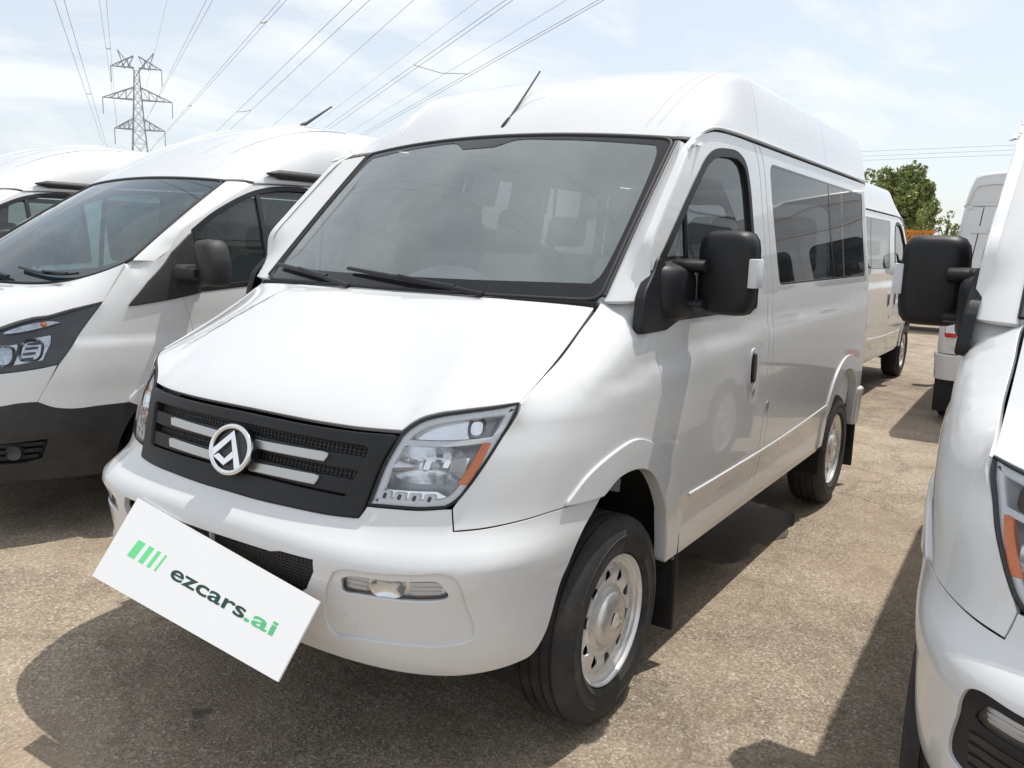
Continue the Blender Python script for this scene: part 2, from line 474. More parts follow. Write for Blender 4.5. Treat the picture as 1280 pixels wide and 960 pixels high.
# ------------------------------------------------------------------ the van (four of them stand in the picture)
def pch(x, xs, ys):
    xs = np.asarray(xs, float); ys = np.asarray(ys, float); h = np.diff(xs); d = np.diff(ys)/h; m = np.zeros(len(xs))
    for i in range(1, len(xs)-1):
        if d[i-1]*d[i] > 0: w1 = 2*h[i]+h[i-1]; w2 = h[i]+2*h[i-1]; m[i] = (w1+w2)/(w1/d[i-1]+w2/d[i])
    m[0] = d[0]; m[-1] = d[-1]
    x = np.clip(x, xs[0], xs[-1]); i = np.clip(np.searchsorted(xs, x)-1, 0, len(h)-1); t = (x-xs[i])/h[i]
    return (1+2*t)*(1-t)**2*ys[i]+t*(1-t)**2*h[i]*m[i]+t*t*(3-2*t)*ys[i+1]+t*t*(t-1)*h[i]*m[i+1]

class Shell:
    """plan outline at every height: rounded nose, straight flanks, rounded tail; u runs from the nose round the left side"""
    def __init__(s, XC, XR, nose, side, pn, tail, pt=6.0):
        s.XC, s.XR, s.nose, s.side, s.pn, s.tail, s.pt = XC, XR, nose, side, pn, tail, pt
        s.UR = PI/2+XC-XR
    def ys(s, z): return pch(z, *s.side)
    climb = None
    def ysu(s, a, z):
        """half width with the shoulder crease climbing towards the tail"""
        if s.climb is None: return s.ys(z)
        d = pch(a, *s.climb); w = pch(z, [.80, 1.02, 1.38, 1.80], [0, 1, 1, 0])
        return s.ys(z-d*w)
    def W(s, u, z):
        u = np.asarray(u, float); z = np.asarray(z, float)+0*u
        A = pch(z, *s.nose)-s.XC; a = np.abs(u); Y = s.ysu(a, z); P = pch(z, *s.pn)
        b = np.minimum(a, PI/2); c = np.maximum(np.cos(b), 0); si = np.sin(b)
        r = (c**P+si**P)**(-1/P); x = s.XC+A*r*c; y = Y*r*si
        x = np.where(a > PI/2, s.XC-(np.minimum(a, s.UR)-PI/2), x)
        ps = np.clip(a-s.UR, 0, PI/2); c2 = np.maximum(np.cos(ps), 0); s2 = np.sin(ps); q = s.pt
        r2 = (c2**q+s2**q)**(-1/q); AR = s.XR-pch(z, *s.tail)
        x = np.where(a > s.UR, s.XR-AR*r2*s2, x); y = np.where(a > s.UR, Y*r2*c2, y)
        return np.stack([x, y*np.sign(u), z], -1)
    def u_of(s, x, z):
        """u of the point on the left side with this x"""
        x = np.asarray(x, float); z = np.asarray(z, float)+0*x
        P = pch(z, *s.pn); X = np.clip((x-s.XC)/(pch(z, *s.nose)-s.XC), 0, 1)
        return np.where(x > s.XC, np.arctan2((1-X**P)**(1/P), X), PI/2+s.XC-x)

SH = Shell(-.1, -3.45,
    ([.36, .40, .45, .52, .60, .70, .745, .775, .80, .83, .936, 1.05, 1.15, 1.25, 1.45], [.79, .835, .86, .875, .885, .895, .886, .858, .825, .80, .765, .73, .69, .64, .55]),
    ([.28, .36, .42, .5, .64, .67, .8, 1.0, 1.1, 1.145, 1.165, 1.185, 1.205, 1.28, 1.36, 1.45, 2.0, 2.1], [.945, .950, .962, .97, .977, .983, .988, .990, .990, .988, .984, .978, .975, .9745, .969, .96, .905, .892]),
    ([.36, .5, .74, .775, .83, 1.0, 1.1, 1.2], [3.6, 3.8, 3.9, 3.6, 3.4, 3.25, 3.0, 2.95]),
    ([.4, .9, 1.3, 1.9, 2.1], [-3.80, -3.84, -3.83, -3.77, -3.73]))
SH.climb = ([1.0, 1.19, 1.73, 2.78, 5.1], [-.03, -.017, .032, .094, .138])
W = SH.W
U = lambda x: PI/2+SH.XC-x

HL_TOP = [(.5684, 1.0609), (.5819, 1.0786), (.6143, 1.1044), (.6652, 1.123), (.7446, 1.1375), (.8133, 1.1472), (.8904, 1.1577)]
HL_OUT = [(.8904, 1.1577), (.8759, 1.1207), (.8395, 1.055), (.7992, .9834), (.7734, .9366), (.7473, .8961), (.7186, .8773)]
HL_BOT = [(.7186, .8773), (.6565, .8705), (.5919, .8689), (.5168, .8658)]
HL_IN = [(.5168, .8658), (.5254, .9113), (.5394, .9811), (.5684, 1.0609)]
FB = [(.7537, .8187), (.825, .8228), (.9265, .8326), (1.0502, .8439), (1.2664, .8446)]
ARCH_F = [(1.2664, .8446), (1.1848, .7477), (1.1188, .6201), (1.0629, .4648), (1.0157, .4104), (.949, .3972)]
BUMP_BOT = [(.949, .3972), (.8903, .3940), (.8049, .3935), (.747, .3990), (.6701, .4086), (.5914, .419), (.5053, .4275), (.4084, .4350), (.2, .444), (0, .446)]
ARCH_R = [(1.2664, .8446), (1.3613, .8833), (1.521, .8826), (1.6382, .8446), (1.7401, .7486), (1.8138, .6273), (1.845, .50), (1.85, .45)]
FLARE = [(1.02, .80), (1.0768, .853), (1.1709, .9246), (1.321, .9707), (1.5031, .9828), (1.6803, .925), (1.799, .822), (1.9073, .6553), (1.9468, .5376), (1.955, .45)]
FOGP = [(.5001, .7056), (.5293, .7183), (.6093, .7218), (.6999, .726), (.7699, .7287), (.8015, .7109), (.8286, .6368), (.8504, .5505), (.8443, .5218), (.7753, .5056), (.6822, .5097), (.5633, .5096), (.4918, .5061), (.472, .541), (.4761, .6403)]
FOGL = [(.5157, .684), (.5435, .6985), (.6188, .7010), (.6991, .7040), (.7558, .7035), (.7744, .6857), (.789, .6512), (.7841, .6442), (.723, .6385), (.65, .6401), (.5722, .6413), (.5216, .642)]
DOOR_F = [(2.1053, 2.030), (1.9896, 1.9631), (1.8452, 1.8307), (1.7127, 1.7047), (1.6300, 1.613), (1.6347, 1.5164), (1.6450, 1.3657), (1.6640, 1.2555), (1.6760, 1.2067), (1.6910, 1.1439), (1.6962, 1.052), (1.6968, .9269)]
close = lambda L: list(L)+[L[0]]

HE = np.array([(.454, .854, 1.158), (.365, .845, 1.200), (.218, .837, 1.270), (.085, .828, 1.345), (-.048, .820, 1.423)])  # bonnet edge

def fender_fn(u, z):
    P = W(u, z); x = P[:, 0]
    o = np.argsort(HE[:, 0]); zE = pch(x, HE[o, 0], HE[o, 2]); yE = pch(x, HE[o, 0], HE[o, 1])
    ue = SH.u_of(x, zE); yW = W(ue, zE)[:, 1]
    zc = np.minimum(1.16, zE-.10); k = np.clip((z-zc)/(zE-zc), 0, 1.0)
    bl = np.clip((x+.13)/.07, 0, 1); bl = bl*bl*(3-2*bl); e = pch(x, [-.12, .0, .15, .35], [6., 4.6, 3.0, 2.2])
    P[:, 1] -= (yW-yE)*k**e*bl
    return P

HF_U = [0, .26, .436, .5684, .5819, .6143, .6652, .7446, .8133, .8904]
HF_Z = [1.0545, 1.0536, 1.0555, 1.0609, 1.0786, 1.1044, 1.123, 1.1375, 1.1472, 1.1577]
def ws_base(h): return np.stack([.08-.128*h*h, .82*h, 1.424+0*h], -1)
def ws_top(h): return np.stack([-.567-.093*h*h, .789*h, 2.048-.033*h*h], -1)
def hood_fn(uu, vv):
    h = np.clip(uu/.84, -1.05, 1.05); t = vv/.62; ah = np.abs(h)
    u = h*.8904; F = W(u, np.interp(np.abs(u), HF_U, HF_Z)); Fs = W(u, 1.052+.106*np.minimum(ah, 1.05)**3.2)
    B = ws_base(h)
    tt = t[:, None]
    P = Fs*(1-tt)+B*tt+(F-Fs)*np.clip(1-tt, 0, 2)**5
    bul = .060*(1-ah**2.2)*(1-t)**.8*np.clip(t, 0, 1)**.55*2.0
    P[:, 2] += bul-.016*np.sin(PI*np.clip(t, 0, 1))*ah**4
    st = np.clip((.76-.10*t-ah)/.05, 0, 1); st = st*st*(3-2*st)
    P[:, 2] += .007*st*np.clip(np.sin(PI*np.clip(t*.97+.02, 0, 1)), 0, 1)
    return P
def ws_fn(uu, vv):
    h = uu/.8; t = (vv/.9)[:, None]
    P = ws_base(h)*(1-t)+ws_top(h)*t
    b = .035*4*(t[:, 0]*(1-t[:, 0]))*(1-h*h*.8); P[:, 0] += b*.7; P[:, 2] += b*.6
    return P

PIL = np.array([(-.105, 1.432), (-.150, 1.516), (-.158, 1.613), (-.242, 1.7047), (-.375, 1.8307), (-.519, 1.9631)])
def pillar_fn(uu, vv):
    s = np.clip(vv/.85, 0, 1); k = (uu/.14)[:, None]
    h = np.ones_like(s)*1.018; t = s[:, None]; A = ws_base(h)*(1-t)+ws_top(h)*t
    b = .035*4*s*(1-s)*.2; A[:, 0] += b*.7; A[:, 2] += b*.6
    q = catmull(PIL, 60); x = np.interp(s, np.linspace(0, 1, 60), q[:, 0]); z = np.interp(s, np.linspace(0, 1, 60), q[:, 1])
    B = W(SH.u_of(x, z), z)
    P = A*(1-k)+B*k
    n = .022*4*k[:, 0]*(1-k[:, 0]); P[:, 0] += n*.8; P[:, 1] += n*.55
    return P

ZG, ZT, YG, NR = 2.088, 2.425, .895, 4.4
def roof_sec(h):
    a = np.clip(np.abs(h), 0, 1); k = [0, .2, .40, .505, .545, .585, .72, .86, 1]
    return pch(a, k, [0, .32, .64, .788, .824, .840, .864, .881, .895])*np.sign(h), pch(a, k, [2.418, 2.412, 2.394, 2.374, 2.355, 2.322, 2.240, 2.157, 2.088])
HC = .545
def cap_fn(uu, vv):
    h = np.clip(uu/1.25, -1, 1); t = (vv/.9)[:, None]; ah = np.abs(h); sg = np.sign(h)
    k = np.clip(ah/HC, 0, 1); A = ws_top(k)
    A[:, 2] += .012; A[:, 0] -= .006
    j = np.clip((ah-HC)/(1-HC), 0, 1)[:, None]
    C0 = np.array([-.666, .789, 2.027]); C1 = np.array([-.515, .9105, 1.972])
    A = np.where(ah[:, None] > HC, C0*(1-j)+C1*j+np.array([-.03, .03, .012])*(4*j*(1-j)), A)
    y, z = roof_sec(ah); B = np.stack([np.full_like(y, -1.345), y, z], -1)
    mm = np.interp(ah, [0, HC*.8, HC, .8, 1], [.72, .70, .66, .50, .40])
    L = (A[:, 0]-B[:, 0])
    m0 = np.stack([-L*.95, 0*L, L*mm*1.25], -1); m1 = np.stack([-L*1.1, 0*L, L*.04], -1)
    P = (1+2*t)*(1-t)**2*A+t*(1-t)**2*m0+t*t*(3-2*t)*B+t*t*(t-1)*m1
    P[:, 1] *= sg
    return P
def roof_fn(uu, x):
    h = np.clip(uu/1.25, -1, 1); y, z = roof_sec(h); y = y*1.0
    d = np.clip((-x-3.60)/.122, 0, 1); f = np.maximum(1-d**4, 0)**.25
    z = ZG+(z-ZG)*(.02+.98*f); y = y*(1-.03*d)
    z = z-.012*np.clip((-x-1.35)/2.3, 0, 1)*0
    return np.stack([x+0*y, y, z], -1)

def wheel_parts(root, x, y, side, rear=False):
    w = empty('wheel', (x, y, .357), 0 if side > 0 else PI, root)
    R = .357
    prof = [(.2275, .080), (.2315, .099), (.245, .1085), (.247, .1105), (.250, .1105), (.252, .1095), (.275, .112), (.290, .1115), (.292, .1135), (.296, .1135), (.298, .111), (.315, .107), (.338, .098), (.350, .085)]
    tread = [(.350, .085)]
    for c in (.058, .020, -.020, -.058): tread += [(.356, c+.007), (.347, c+.005), (.347, c-.005), (.356, c-.007)]
    tread += [(.350, -.085)]
    prof = prof+tread[1:]+[(r, -o) for r, o in prof[::-1][1:]]+[(.222, -.08), (.222, .08)]
    V, F = lathe(prof, 72, close=True)
    mesh_obj('tyre', V, F, 'rubber', w, smooth=35)
    # raised ring on the sidewall belongs to the tyre shape; rim is its own part
    rp = [(.205, -.09), (.214, .086), (.223, .096), (.2265, .094), (.223, .088), (.213, .083), (.2035, .072), (.200, .066)]
    V, F = lathe(rp[::-1], 64)
    mesh_obj('rim', V, F, 'steel', w, smooth=40)
    fn = lambda a, b: np.stack([a, pch(np.hypot(a, b), [0, .07, .095, .115, .150, .175, .192, .206], [.084, .084, .080, .066, .076, .072, .066, .072]), b], -1)
    circ = lambda r, cx=0, cz=0, n=36: [[(cx+r*math.cos(2*PI*i/n), cz+r*math.sin(2*PI*i/n)), (cx+r*math.cos(2*PI*(i+1)/n), cz+r*math.sin(2*PI*(i+1)/n))] for i in range(n)]
    holes = [circ(.024, .152*math.cos(a), .152*math.sin(a), 16) for a in (np.arange(10)+.4)*2*PI/10]
    panel('wheel_disc', fn, circ(.2035), 'steel', w, holes=holes, step=.02, flange=.008, gap=0, aim=(0, -5, 0), rim=.002)
    V, F = lathe([(.0001, .106), (.04, .106), (.074, .103), (.091, .095), (.099, .080), (.099, .06)], 48)
    mesh_obj('hub_cap', V, [f[::-1] for f in F], 'cap', w, smooth=40)
    V, F = lathe([(.033, .1062), (.036, .109), (.040, .1062)], 28)
    mesh_obj('hub_emblem_ring', V, F, 'chrome', w, smooth=60)
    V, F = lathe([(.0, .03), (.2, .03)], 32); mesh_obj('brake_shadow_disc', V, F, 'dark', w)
    # hub emblem
    for poly in EMBLEM: prism('hub_emblem', [(-a*.033, b*.033) for a, b in poly], ((0, .1055, 0), (1, 0, 0), (0, 0, 1)), -.003, 'chrome', w)
    return w

EMBLEM = [[(.02, .84), (-.98, -.22), (-.80, -.44), (-.03, .44)], [(.02, .84), (-.03, .44), (.46, -.78), (.74, -.66)],
          [(-.78, -.44), (-.52, -.26), (-.16, -.44), (.16, -.06), (.27, -.32), (-.13, -.72)]]

def loft_box(name, rings, m, parent, smooth=50):
    """closed skin over rings of equal point count"""
    k = len(rings[0]); V = [p for r in rings for p in r]; F = []
    for i in range(len(rings)-1):
        for j in range(k): F.append((i*k+j, i*k+(j+1) % k, (i+1)*k+(j+1) % k, (i+1)*k+j))
    F += [tuple(range(k))[::-1], tuple((len(rings)-1)*k+j for j in range(k))]
    return mesh_obj(name, V, F, m, parent, smooth=smooth)

def srect(cx, cz, w, h, n=28, p=4.0):
    out = []
    for i in range(n):
        a = 2*PI*i/n; c, s = math.cos(a), math.sin(a); r = (abs(c)**p+abs(s)**p)**(-1/p)
        out.append((cx+w*r*c, cz+h*r*s))
    return out

def make_mirror(root, sgn, fold=0.0, plastic='black'):
    """door mirror: base on the door corner, two arms, housing, glass"""
    base = panel('mirror_base', W, rounded([(1.540, 1.440), (1.490, 1.330), (1.715, 1.332), (1.93, 1.385), (1.85, 1.46), (1.68, 1.575), (1.635, 1.52)], .03), plastic, root, off=.012, flange=.035, gap=0, step=.03, sgn=sgn, rim=.006)
    # swelling of the base towards the arms
    rings = []
    for i, (y, x0, x1, z0, z1) in enumerate([(.94, -.19, -.43, 1.350, 1.555), (.975, -.20, -.44, 1.352, 1.545), (.995, -.23, -.44, 1.36, 1.535), (1.006, -.27, -.43, 1.372, 1.520)]):
        rings.append([(x, sgn*y, z) for x, z in srect((x0+x1)/2, (z0+z1)/2, (x1-x0)/2, (z1-z0)/2, 24, 4.6)])
    if sgn > 0: rings = [r[::-1] for r in rings]
    loft_box('mirror_knuckle', rings, plastic, base)
    piv = empty('mirror_head', (-.33, sgn*.985, 0), sgn*fold, root)
    ox, oy = -.33, .985
    rings = []
    for (d, w, h, dz) in [(.0, .088, .135, 0), (.012, .104, .152, 0), (.035, .112, .160, 0), (.075, .112, .161, 0), (.105, .106, .156, 0), (.122, .092, .142, 0), (.130, .070, .118, 0)]:
        rings.append([(-.555+d-ox, sgn*(1.098+a*.91-oy), 1.522+b*.92) for a, b in srect(0, 0, w, h, 36, 5.0)])
    if sgn < 0: rings = [r[::-1] for r in rings]
    hs = loft_box('housing', rings, plastic, piv, smooth=40)
    sm = [(-.555+.036-ox, sgn*(1.098+a*.91-oy), 1.522+b*.92) for a, b in srect(0, 0, .1125, .1608, 36, 5.0)]
    sweep('shell_seam', sm, .0018, 'dark', hs, n=5, closed=True, up=(1, 0, 0))
    g = rounded([(-.085, -.135), (.085, -.135), (.085, .135), (-.085, .135)], .03)
    panel('mirror_glass', lambda a, b: np.stack([-.558-ox+0*a, 0*b+sgn*(1.096+a-oy), 1.522+b], -1), g, 'chrome', piv, flange=0, gap=0, aim=(5, 0, 1))
    for z, h in ((1.545, .024), (1.412, .019)):
        rings = []
        for y, w in ((.945, .072), (.97, .082), (1.0, .078), (1.05, .06)):
            rings.append([(x-ox, sgn*(y-oy), zz) for x, zz in srect(-.43, z, w, h, 16, 2.4)])
        if sgn > 0: rings = [r[::-1] for r in rings]
        loft_box('mirror_arm', rings, plastic, piv)
    y0, y1 = sorted((sgn*(1.180-oy), sgn*(1.2165-oy)))
    rbox('paper_sticker', (-.51-ox, y0, 1.475), (-.440-ox, y1, 1.575), 'sticker', piv, bev=.004, seg=2)
    return piv

def make_van(name='white_van', fold_right=0.0, fog='white'):
    root = empty(name)
    # --- nose
    top = [(0, .8184), (.1292, .8184), (.2848, .8221), (.4162, .8253), (.5021, .8307)]
    lamp_b = [(.5021, .8307), (.5110, .8500), (.5168, .8630)]
    mir = lambda L: [(-a, b) for a, b in L[::-1]]
    under = [(.5168, .8630), (.5919, .8660), (.6565, .8677), (.7186, .8745), (.7377, .8750)]
    half = [top, lamp_b, under, [(.7377, .8750), (.7450, .845), (.7537, .8187)], FB, ARCH_F, BUMP_BOT]
    segs = half+[mir(s) for s in half[::-1]]
    lowg = [(.0, .7134), (.2908, .7158), (.3264, .7246), (.440, .726), (.4449, .6911), (.4191, .63), (.38, .60), (0, .595)]
    lowh = [[lowg[i], lowg[i+1]] for i in range(7)]; lowh = lowh+[mir(s) for s in lowh[::-1]]
    fogh = [close(FOGP)]; fogm = [mir(close(FOGP))]
    bump = panel('front_bumper', W, segs, 'paint_bumper', root, holes=[lowh, fogh, fogm], step=.028, flange=.02, gap=.003)
    panel('lower_grille', W, lowh, MT['mesh'], bump, off=-.035, flange=0, gap=-.02, step=.04)
    prism('lower_grille_strut', [(-.006, .595), (.006, .595), (.006, .715), (-.006, .715)], ((.865, 0, 0), (0, 1, 0), (0, 0, 1)), .012, 'paint_bumper', bump)
    for sg in (1, -1):
        pan = panel('fog_lamp_surround', W, fogh, 'paint_bumper' if fog == 'white' else 'black', bump, holes=[[close(FOGL)]], step=.03, off=-.010, flange=.012, gap=-.001, sgn=sg, rim=.003, hflange=.012)
        panel('fog_lamp_lens', W, [close(FOGL)], 'lens', bump, off=-.016, flange=0, gap=0, sgn=sg, step=.03)
        fr = panel('fog_lamp_reflector', W, [close(FOGL)], 'reflector', bump, off=-.030, flange=0, gap=-.004, sgn=sg, step=.03)
        for k in range(3):
            for (a, b) in ((.530, .585), (.690, .770)):
                panel('fog_lamp_fin', W, rounded([(a, .652+k*.015), (b, .652+k*.015), (b, .661+k*.015), (a, .661+k*.015)], .003), 'lampwhite', fr, off=-.025, flange=.006, gap=0, sgn=sg, step=.03)
        bowl(fr, .637, .670, .042, .028, -.018, sg, 'fog_lamp_bulb_bowl', depth=.011)
        cc = [(.5395+.021*math.cos(a), .5575+.021*math.sin(a)) for a in np.arange(20)*2*PI/20]
        panel('tow_eye_cover', W, [close(cc)], 'paint_bumper' if fog == 'white' else 'black', pan, off=-.0075, flange=.004, gap=0, sgn=sg, step=.03, rim=.0012)
        if fog != 'white':
            for k in range(4):
                panel('fog_surround_slat', W, rounded([(.52, .525+k*.026), (.80, .525+k*.026), (.80, .540+k*.026), (.52, .540+k*.026)], .004), 'blackgloss', pan, off=-.006, flange=.01, gap=0, sgn=sg, step=.04)
    # grille
    gt = [(0, 1.0515), (.2595, 1.0506), (.436, 1.0525), (.5601, 1.057)]
    gs = [(.5601, 1.057), (.5314, .9811), (.5174, .9113), (.5090, .8658), (.5010, .8360), (.494, .8320)]
    gb = [(.494, .8320), (.4162, .8273), (.2848, .8241), (.1292, .8204), (0, .8204)]
    gsegs = [gt, gs, gb]; gsegs = gsegs+[mir(s) for s in gsegs[::-1]]
    ih = rounded([(.50, 1.026), (.455, .874), (-.455, .874), (-.50, 1.026)], .02)
    gr = panel('radiator_grille', W, gsegs, 'black', root, holes=[ih], off=.008, flange=.03, gap=.001, step=.03, rim=.006, hflange=.035)
    panel('grille_mesh', W, ih, MT['mesh'], gr, off=-.022, flange=0, gap=-.03, step=.04)
    for z0, z1 in ((.956, .990), (.888, .924)):
        e = .485-(1.0-z0)*.2
        panel('grille_bar', W, rounded([(-e, z0), (e, z0), (e+.005, z1), (-e-.005, z1)], .004), 'black', gr, off=.0, flange=.025, gap=0, step=.03, rim=.005)
        for sg in (1, -1):
            panel('chrome_strip', W, rounded([(.06, z0+.003), (.360-(.99-z1)*.25, z0+.009), (.370-(.99-z1)*.25, z1-.002), (.06, z1-.010)], .002), 'satin', gr, off=.007, flange=.012, gap=0, sgn=sg, step=.03, rim=.003)
    # emblem
    ec = W(np.array([-.0]), np.array([.938]))[0]; ez = np.array([-.33, 0, .944]); ex = np.array([0, 1.13, 0]); ey = np.array([-.28, 0, .86]); en = np.cross(ex, ey)
    er = .086
    sweep('emblem_ring', [ec+en*.030+er*.93*(math.cos(a)*ex+math.sin(a)*ey) for a in np.arange(40)*2*PI/40], .009, 'chrome', gr, n=10, closed=True, up=en, smooth=80)
    prism('emblem_plate', [(er*.95*math.cos(a), er*.95*math.sin(a)) for a in np.arange(32)*2*PI/32], (ec+en*-.01, ex, ey), .034, 'blackgloss', gr)
    for poly in EMBLEM: prism('emblem_shard', [(a*er*.93, b*er*.93) for a, b in poly], (ec+en*.024, ex, ey), .010, 'chrome', gr)
    # --- lamps
    for sg in (1, -1):
        hsegs = [HL_TOP, HL_OUT, HL_BOT, HL_IN]
        L = np.vstack([catmull(s, 12)[:-1] for s in hsegs])
        hl = panel('headlight', W, hsegs, 'lens', root, off=.004, flange=0, gap=.006, sgn=sg, step=.03)
        ins = inset(L, .0045); ins2 = inset(L, .020)
        panel('headlight_gasket', W, hsegs, 'seal', hl, off=.001, flange=.03, gap=.0005, holes=[[close(ins.tolist())]], hflange=.012, sgn=sg, step=.03)
        panel('headlight_housing', W, hsegs, 'lampwhite', hl, off=-.098, flange=0, gap=-.002, sgn=sg, step=.03)
        panel('headlight_wall', W, hsegs, 'lampwhite', hl, off=-.010, flange=.002, gap=.003, holes=[[close(ins2.tolist())]], hflange=.088, sgn=sg, step=.03, rim=.006)
        # brow strip between the indicator above and the main beam below
        panel('headlight_brow', W, [[(.575, 1.052), (.70, 1.056), (.838, 1.070)], [(.838, 1.070), (.833, 1.058)], [(.833, 1.058), (.70, 1.043), (.572, 1.038)], [(.572, 1.038), (.575, 1.052)]], 'lampwhite', hl, off=-.012, flange=.03, gap=0, sgn=sg, step=.03)
        panel('indicator_reflector', W, [[(.60, 1.075), (.64, 1.098), (.72, 1.115), (.79, 1.124)], [(.79, 1.124), (.80, 1.10), (.785, 1.070)], [(.785, 1.070), (.70, 1.064), (.60, 1.060)], [(.60, 1.060), (.60, 1.075)]], 'reflector', hl, off=-.034, flange=.015, gap=0, sgn=sg, step=.03)
        bowl(hl, .772, 1.094, .026, .026, -.012, sg, 'indicator_bulb_bowl', 'darkbulb')
        bowl(hl, .660, .990, .098, .052, -.010, sg, 'main_beam_bowl', 'reflector', depth=.075)
        bulb(hl, .668, .990, -.070, sg)
        for k in range(5):
            u0 = .63+k*.028
            panel('bowl_flute', W, rounded([(u0, .975+k*.004), (u0+.018, .978+k*.004), (u0+.022, 1.008+k*.003), (u0+.006, 1.006+k*.003)], .002), 'darklens' if k % 2 else 'reflector', hl, off=-.062, flange=.004, gap=0, sgn=sg, step=.03)
        panel('inner_bezel', W, [[(.528, .915), (.540, .975), (.562, 1.035)], [(.562, 1.035), (.580, 1.035)], [(.580, 1.035), (.562, .975), (.552, .918)], [(.552, .918), (.528, .915)]], 'reflector', hl, off=-.014, flange=.03, gap=0, sgn=sg, step=.03)
        panel('amber_strip', W, [[(.7948, 1.051), (.8153, 1.0522)], [(.8153, 1.0522), (.7900, .988), (.7696, .940)], [(.7696, .940), (.7434, .943)], [(.7434, .943), (.768, .990), (.7948, 1.051)]], 'orange', hl, off=-.008, flange=.012, gap=0, sgn=sg, step=.03, rim=.003)
        tray = panel('daylight_tray', W, rounded([(.528, .912), (.69, .918), (.722, .902), (.722, .886), (.527, .876)], .006), 'reflector', hl, off=-.022, flange=.02, gap=0, sgn=sg, step=.03)
        for k in range(4):
            u0 = .540+k*.040
            panel('daylight_lamp', W, rounded([(u0, .885), (u0+.027, .886), (u0+.029, .909), (u0+.002, .908)], .004), 'lampwhite', tray, off=-.012, flange=.01, gap=0, sgn=sg, step=.02, rim=.003)
            panel('daylight_chip', W, rounded([(u0+.010, .890), (u0+.017, .890), (u0+.019, .904), (u0+.012, .904)], .001), 'blackgloss', tray, off=-.0095, flange=.004, gap=0, sgn=sg, step=.02)
        # --- wings
        ue = lambda q: (float(SH.u_of(q[0], q[2])), q[2])
        edge = [ue(q) for q in HE[::-1]]
        df = [(1.6968, .80), (1.6968, .9269)]+DOOR_F[::-1][1:7]
        seg = [[(.7377, .8758), (.7450, .845), (.7537, .8187)], FB, ARCH_R[:4]+[(1.6968, .80)], df, [df[-1], edge[0]], edge,
               [edge[-1], HL_OUT[0]] if np.hypot(edge[-1][0]-HL_OUT[0][0], edge[-1][1]-HL_OUT[0][1]) > .004 else None, HL_OUT[:-1]+[(.7377, .8758)]]
        seg = [s for s in seg if s]
        panel('front_wing', fender_fn, seg, 'paint', root, step=.035, gap=.0035, sgn=sg)
        fl = [FLARE[1:], [FLARE[-1], ARCH_R[-1]], ARCH_R[::-1], [ARCH_R[0], (1.20, .846), FLARE[1]]]
        panel('wheel_arch_flare', W, fl, 'paint_bumper', root, off=.010, flange=.05, gap=.001, sgn=sg, step=.035, rim=.004)
    # --- bonnet
    panel('bonnet', hood_fn, [[(-.84, .006), (.84, .006)], [(.84, .006), (.84, .612)], [(.84, .612), (-.84, .612)], [(-.84, .612), (-.84, .006)]], 'paint', root, step=.03, flange=.02, gap=.0035)
    # --- windscreen
    wsr = rounded([(-.8, .0), (.8, .0), (.8, .9), (-.8, .9)], .05)
    panel('windscreen', ws_fn, wsr, 'ws', root, flange=0, gap=.004, step=.06)
    fr_in = [[(-.755, .078), (-.3, .064), (.3, .064), (.755, .078)], [(.755, .078), (.772, .12), (.764, .80), (.745, .855)], [(.745, .855), (.35, .868), (.14, .868), (.10, .845), (.06, .818)], [(.06, .818), (-.10, .812)], [(-.10, .812), (-.14, .845), (-.18, .868), (-.35, .868), (-.745, .855)], [(-.745, .855), (-.764, .80), (-.772, .12), (-.755, .078)]]
    panel('windscreen_border', ws_fn, wsr, 'blackgloss', root, holes=[fr_in], off=.0025, flange=0, gap=.005, step=.04)
    lp = loop_of(wsr, .03); seal = ws_fn(lp[:, 0], lp[:, 1])
    sweep('windscreen_seal', seal, .009, 'seal', root, n=8, closed=True, up=(.7, 0, .7), smooth=80)
    for h0 in (1, -1):
        tr_ = ws_fn(np.full(30, .812*h0), np.linspace(.02, .88, 30)); sweep('pillar_trim', tr_+np.array([.004, 0, .004]), .010, 'black', root, n=8, up=(.7, 0, .7), scale2=.6)
    # wipers
    for (h0, h1, v0, v1, hp) in ((.30, -.24, .010, .070, .42), (-.34, -.775, .022, .075, -.18)):
        a = ws_fn(np.linspace(h0, h1, 16), np.linspace(v0, v1, 16)); a = a+np.array([.7, 0, .7])*.022
        arm = sweep('wiper', a, np.linspace(.013, .009, 16), 'black', root, n=8, scale2=.55, up=(.7, 0, .7))
        piv = ws_fn(np.array([hp]), np.array([-.01]))[0]+np.array([.02, 0, .012]); mid = a[7]+np.array([.7, 0, .7])*.012
        sweep('wiper_arm', np.linspace(piv, mid, 8), np.linspace(.012, .008, 8), 'black', arm, n=8, scale2=.6, up=(.7, 0, .7))
    # scuttle below the windscreen
    hh = np.linspace(-1, 1, 24); sc = ws_base(hh)+np.array([.012, 0, -.02]); sweep('scuttle', sc, .02, 'dark', root, n=6)
    # --- pillars
    for sg in (1, -1):
        panel('windscreen_pillar', pillar_fn, [[(0, 0), (.14, 0)], [(.14, 0), (.14, .85)], [(.14, .85), (0, .85)], [(0, .85), (0, 0)]], 'paint', root, step=.035, gap=.0035, sgn=sg, aim=(-1.5, 0, 1))
    # --- roof
    R0 = .9
    panel('roof_cap', cap_fn, [[(-1.25, 0), (1.25, 0)], [(1.25, 0), (1.25, .9)], [(1.25, .9), (-1.25, .9)], [(-1.25, .9), (-1.25, 0)]], 'paint', root, step=.04, gap=.0025, flange=.012, aim=(-1.2, 0, 1.2))
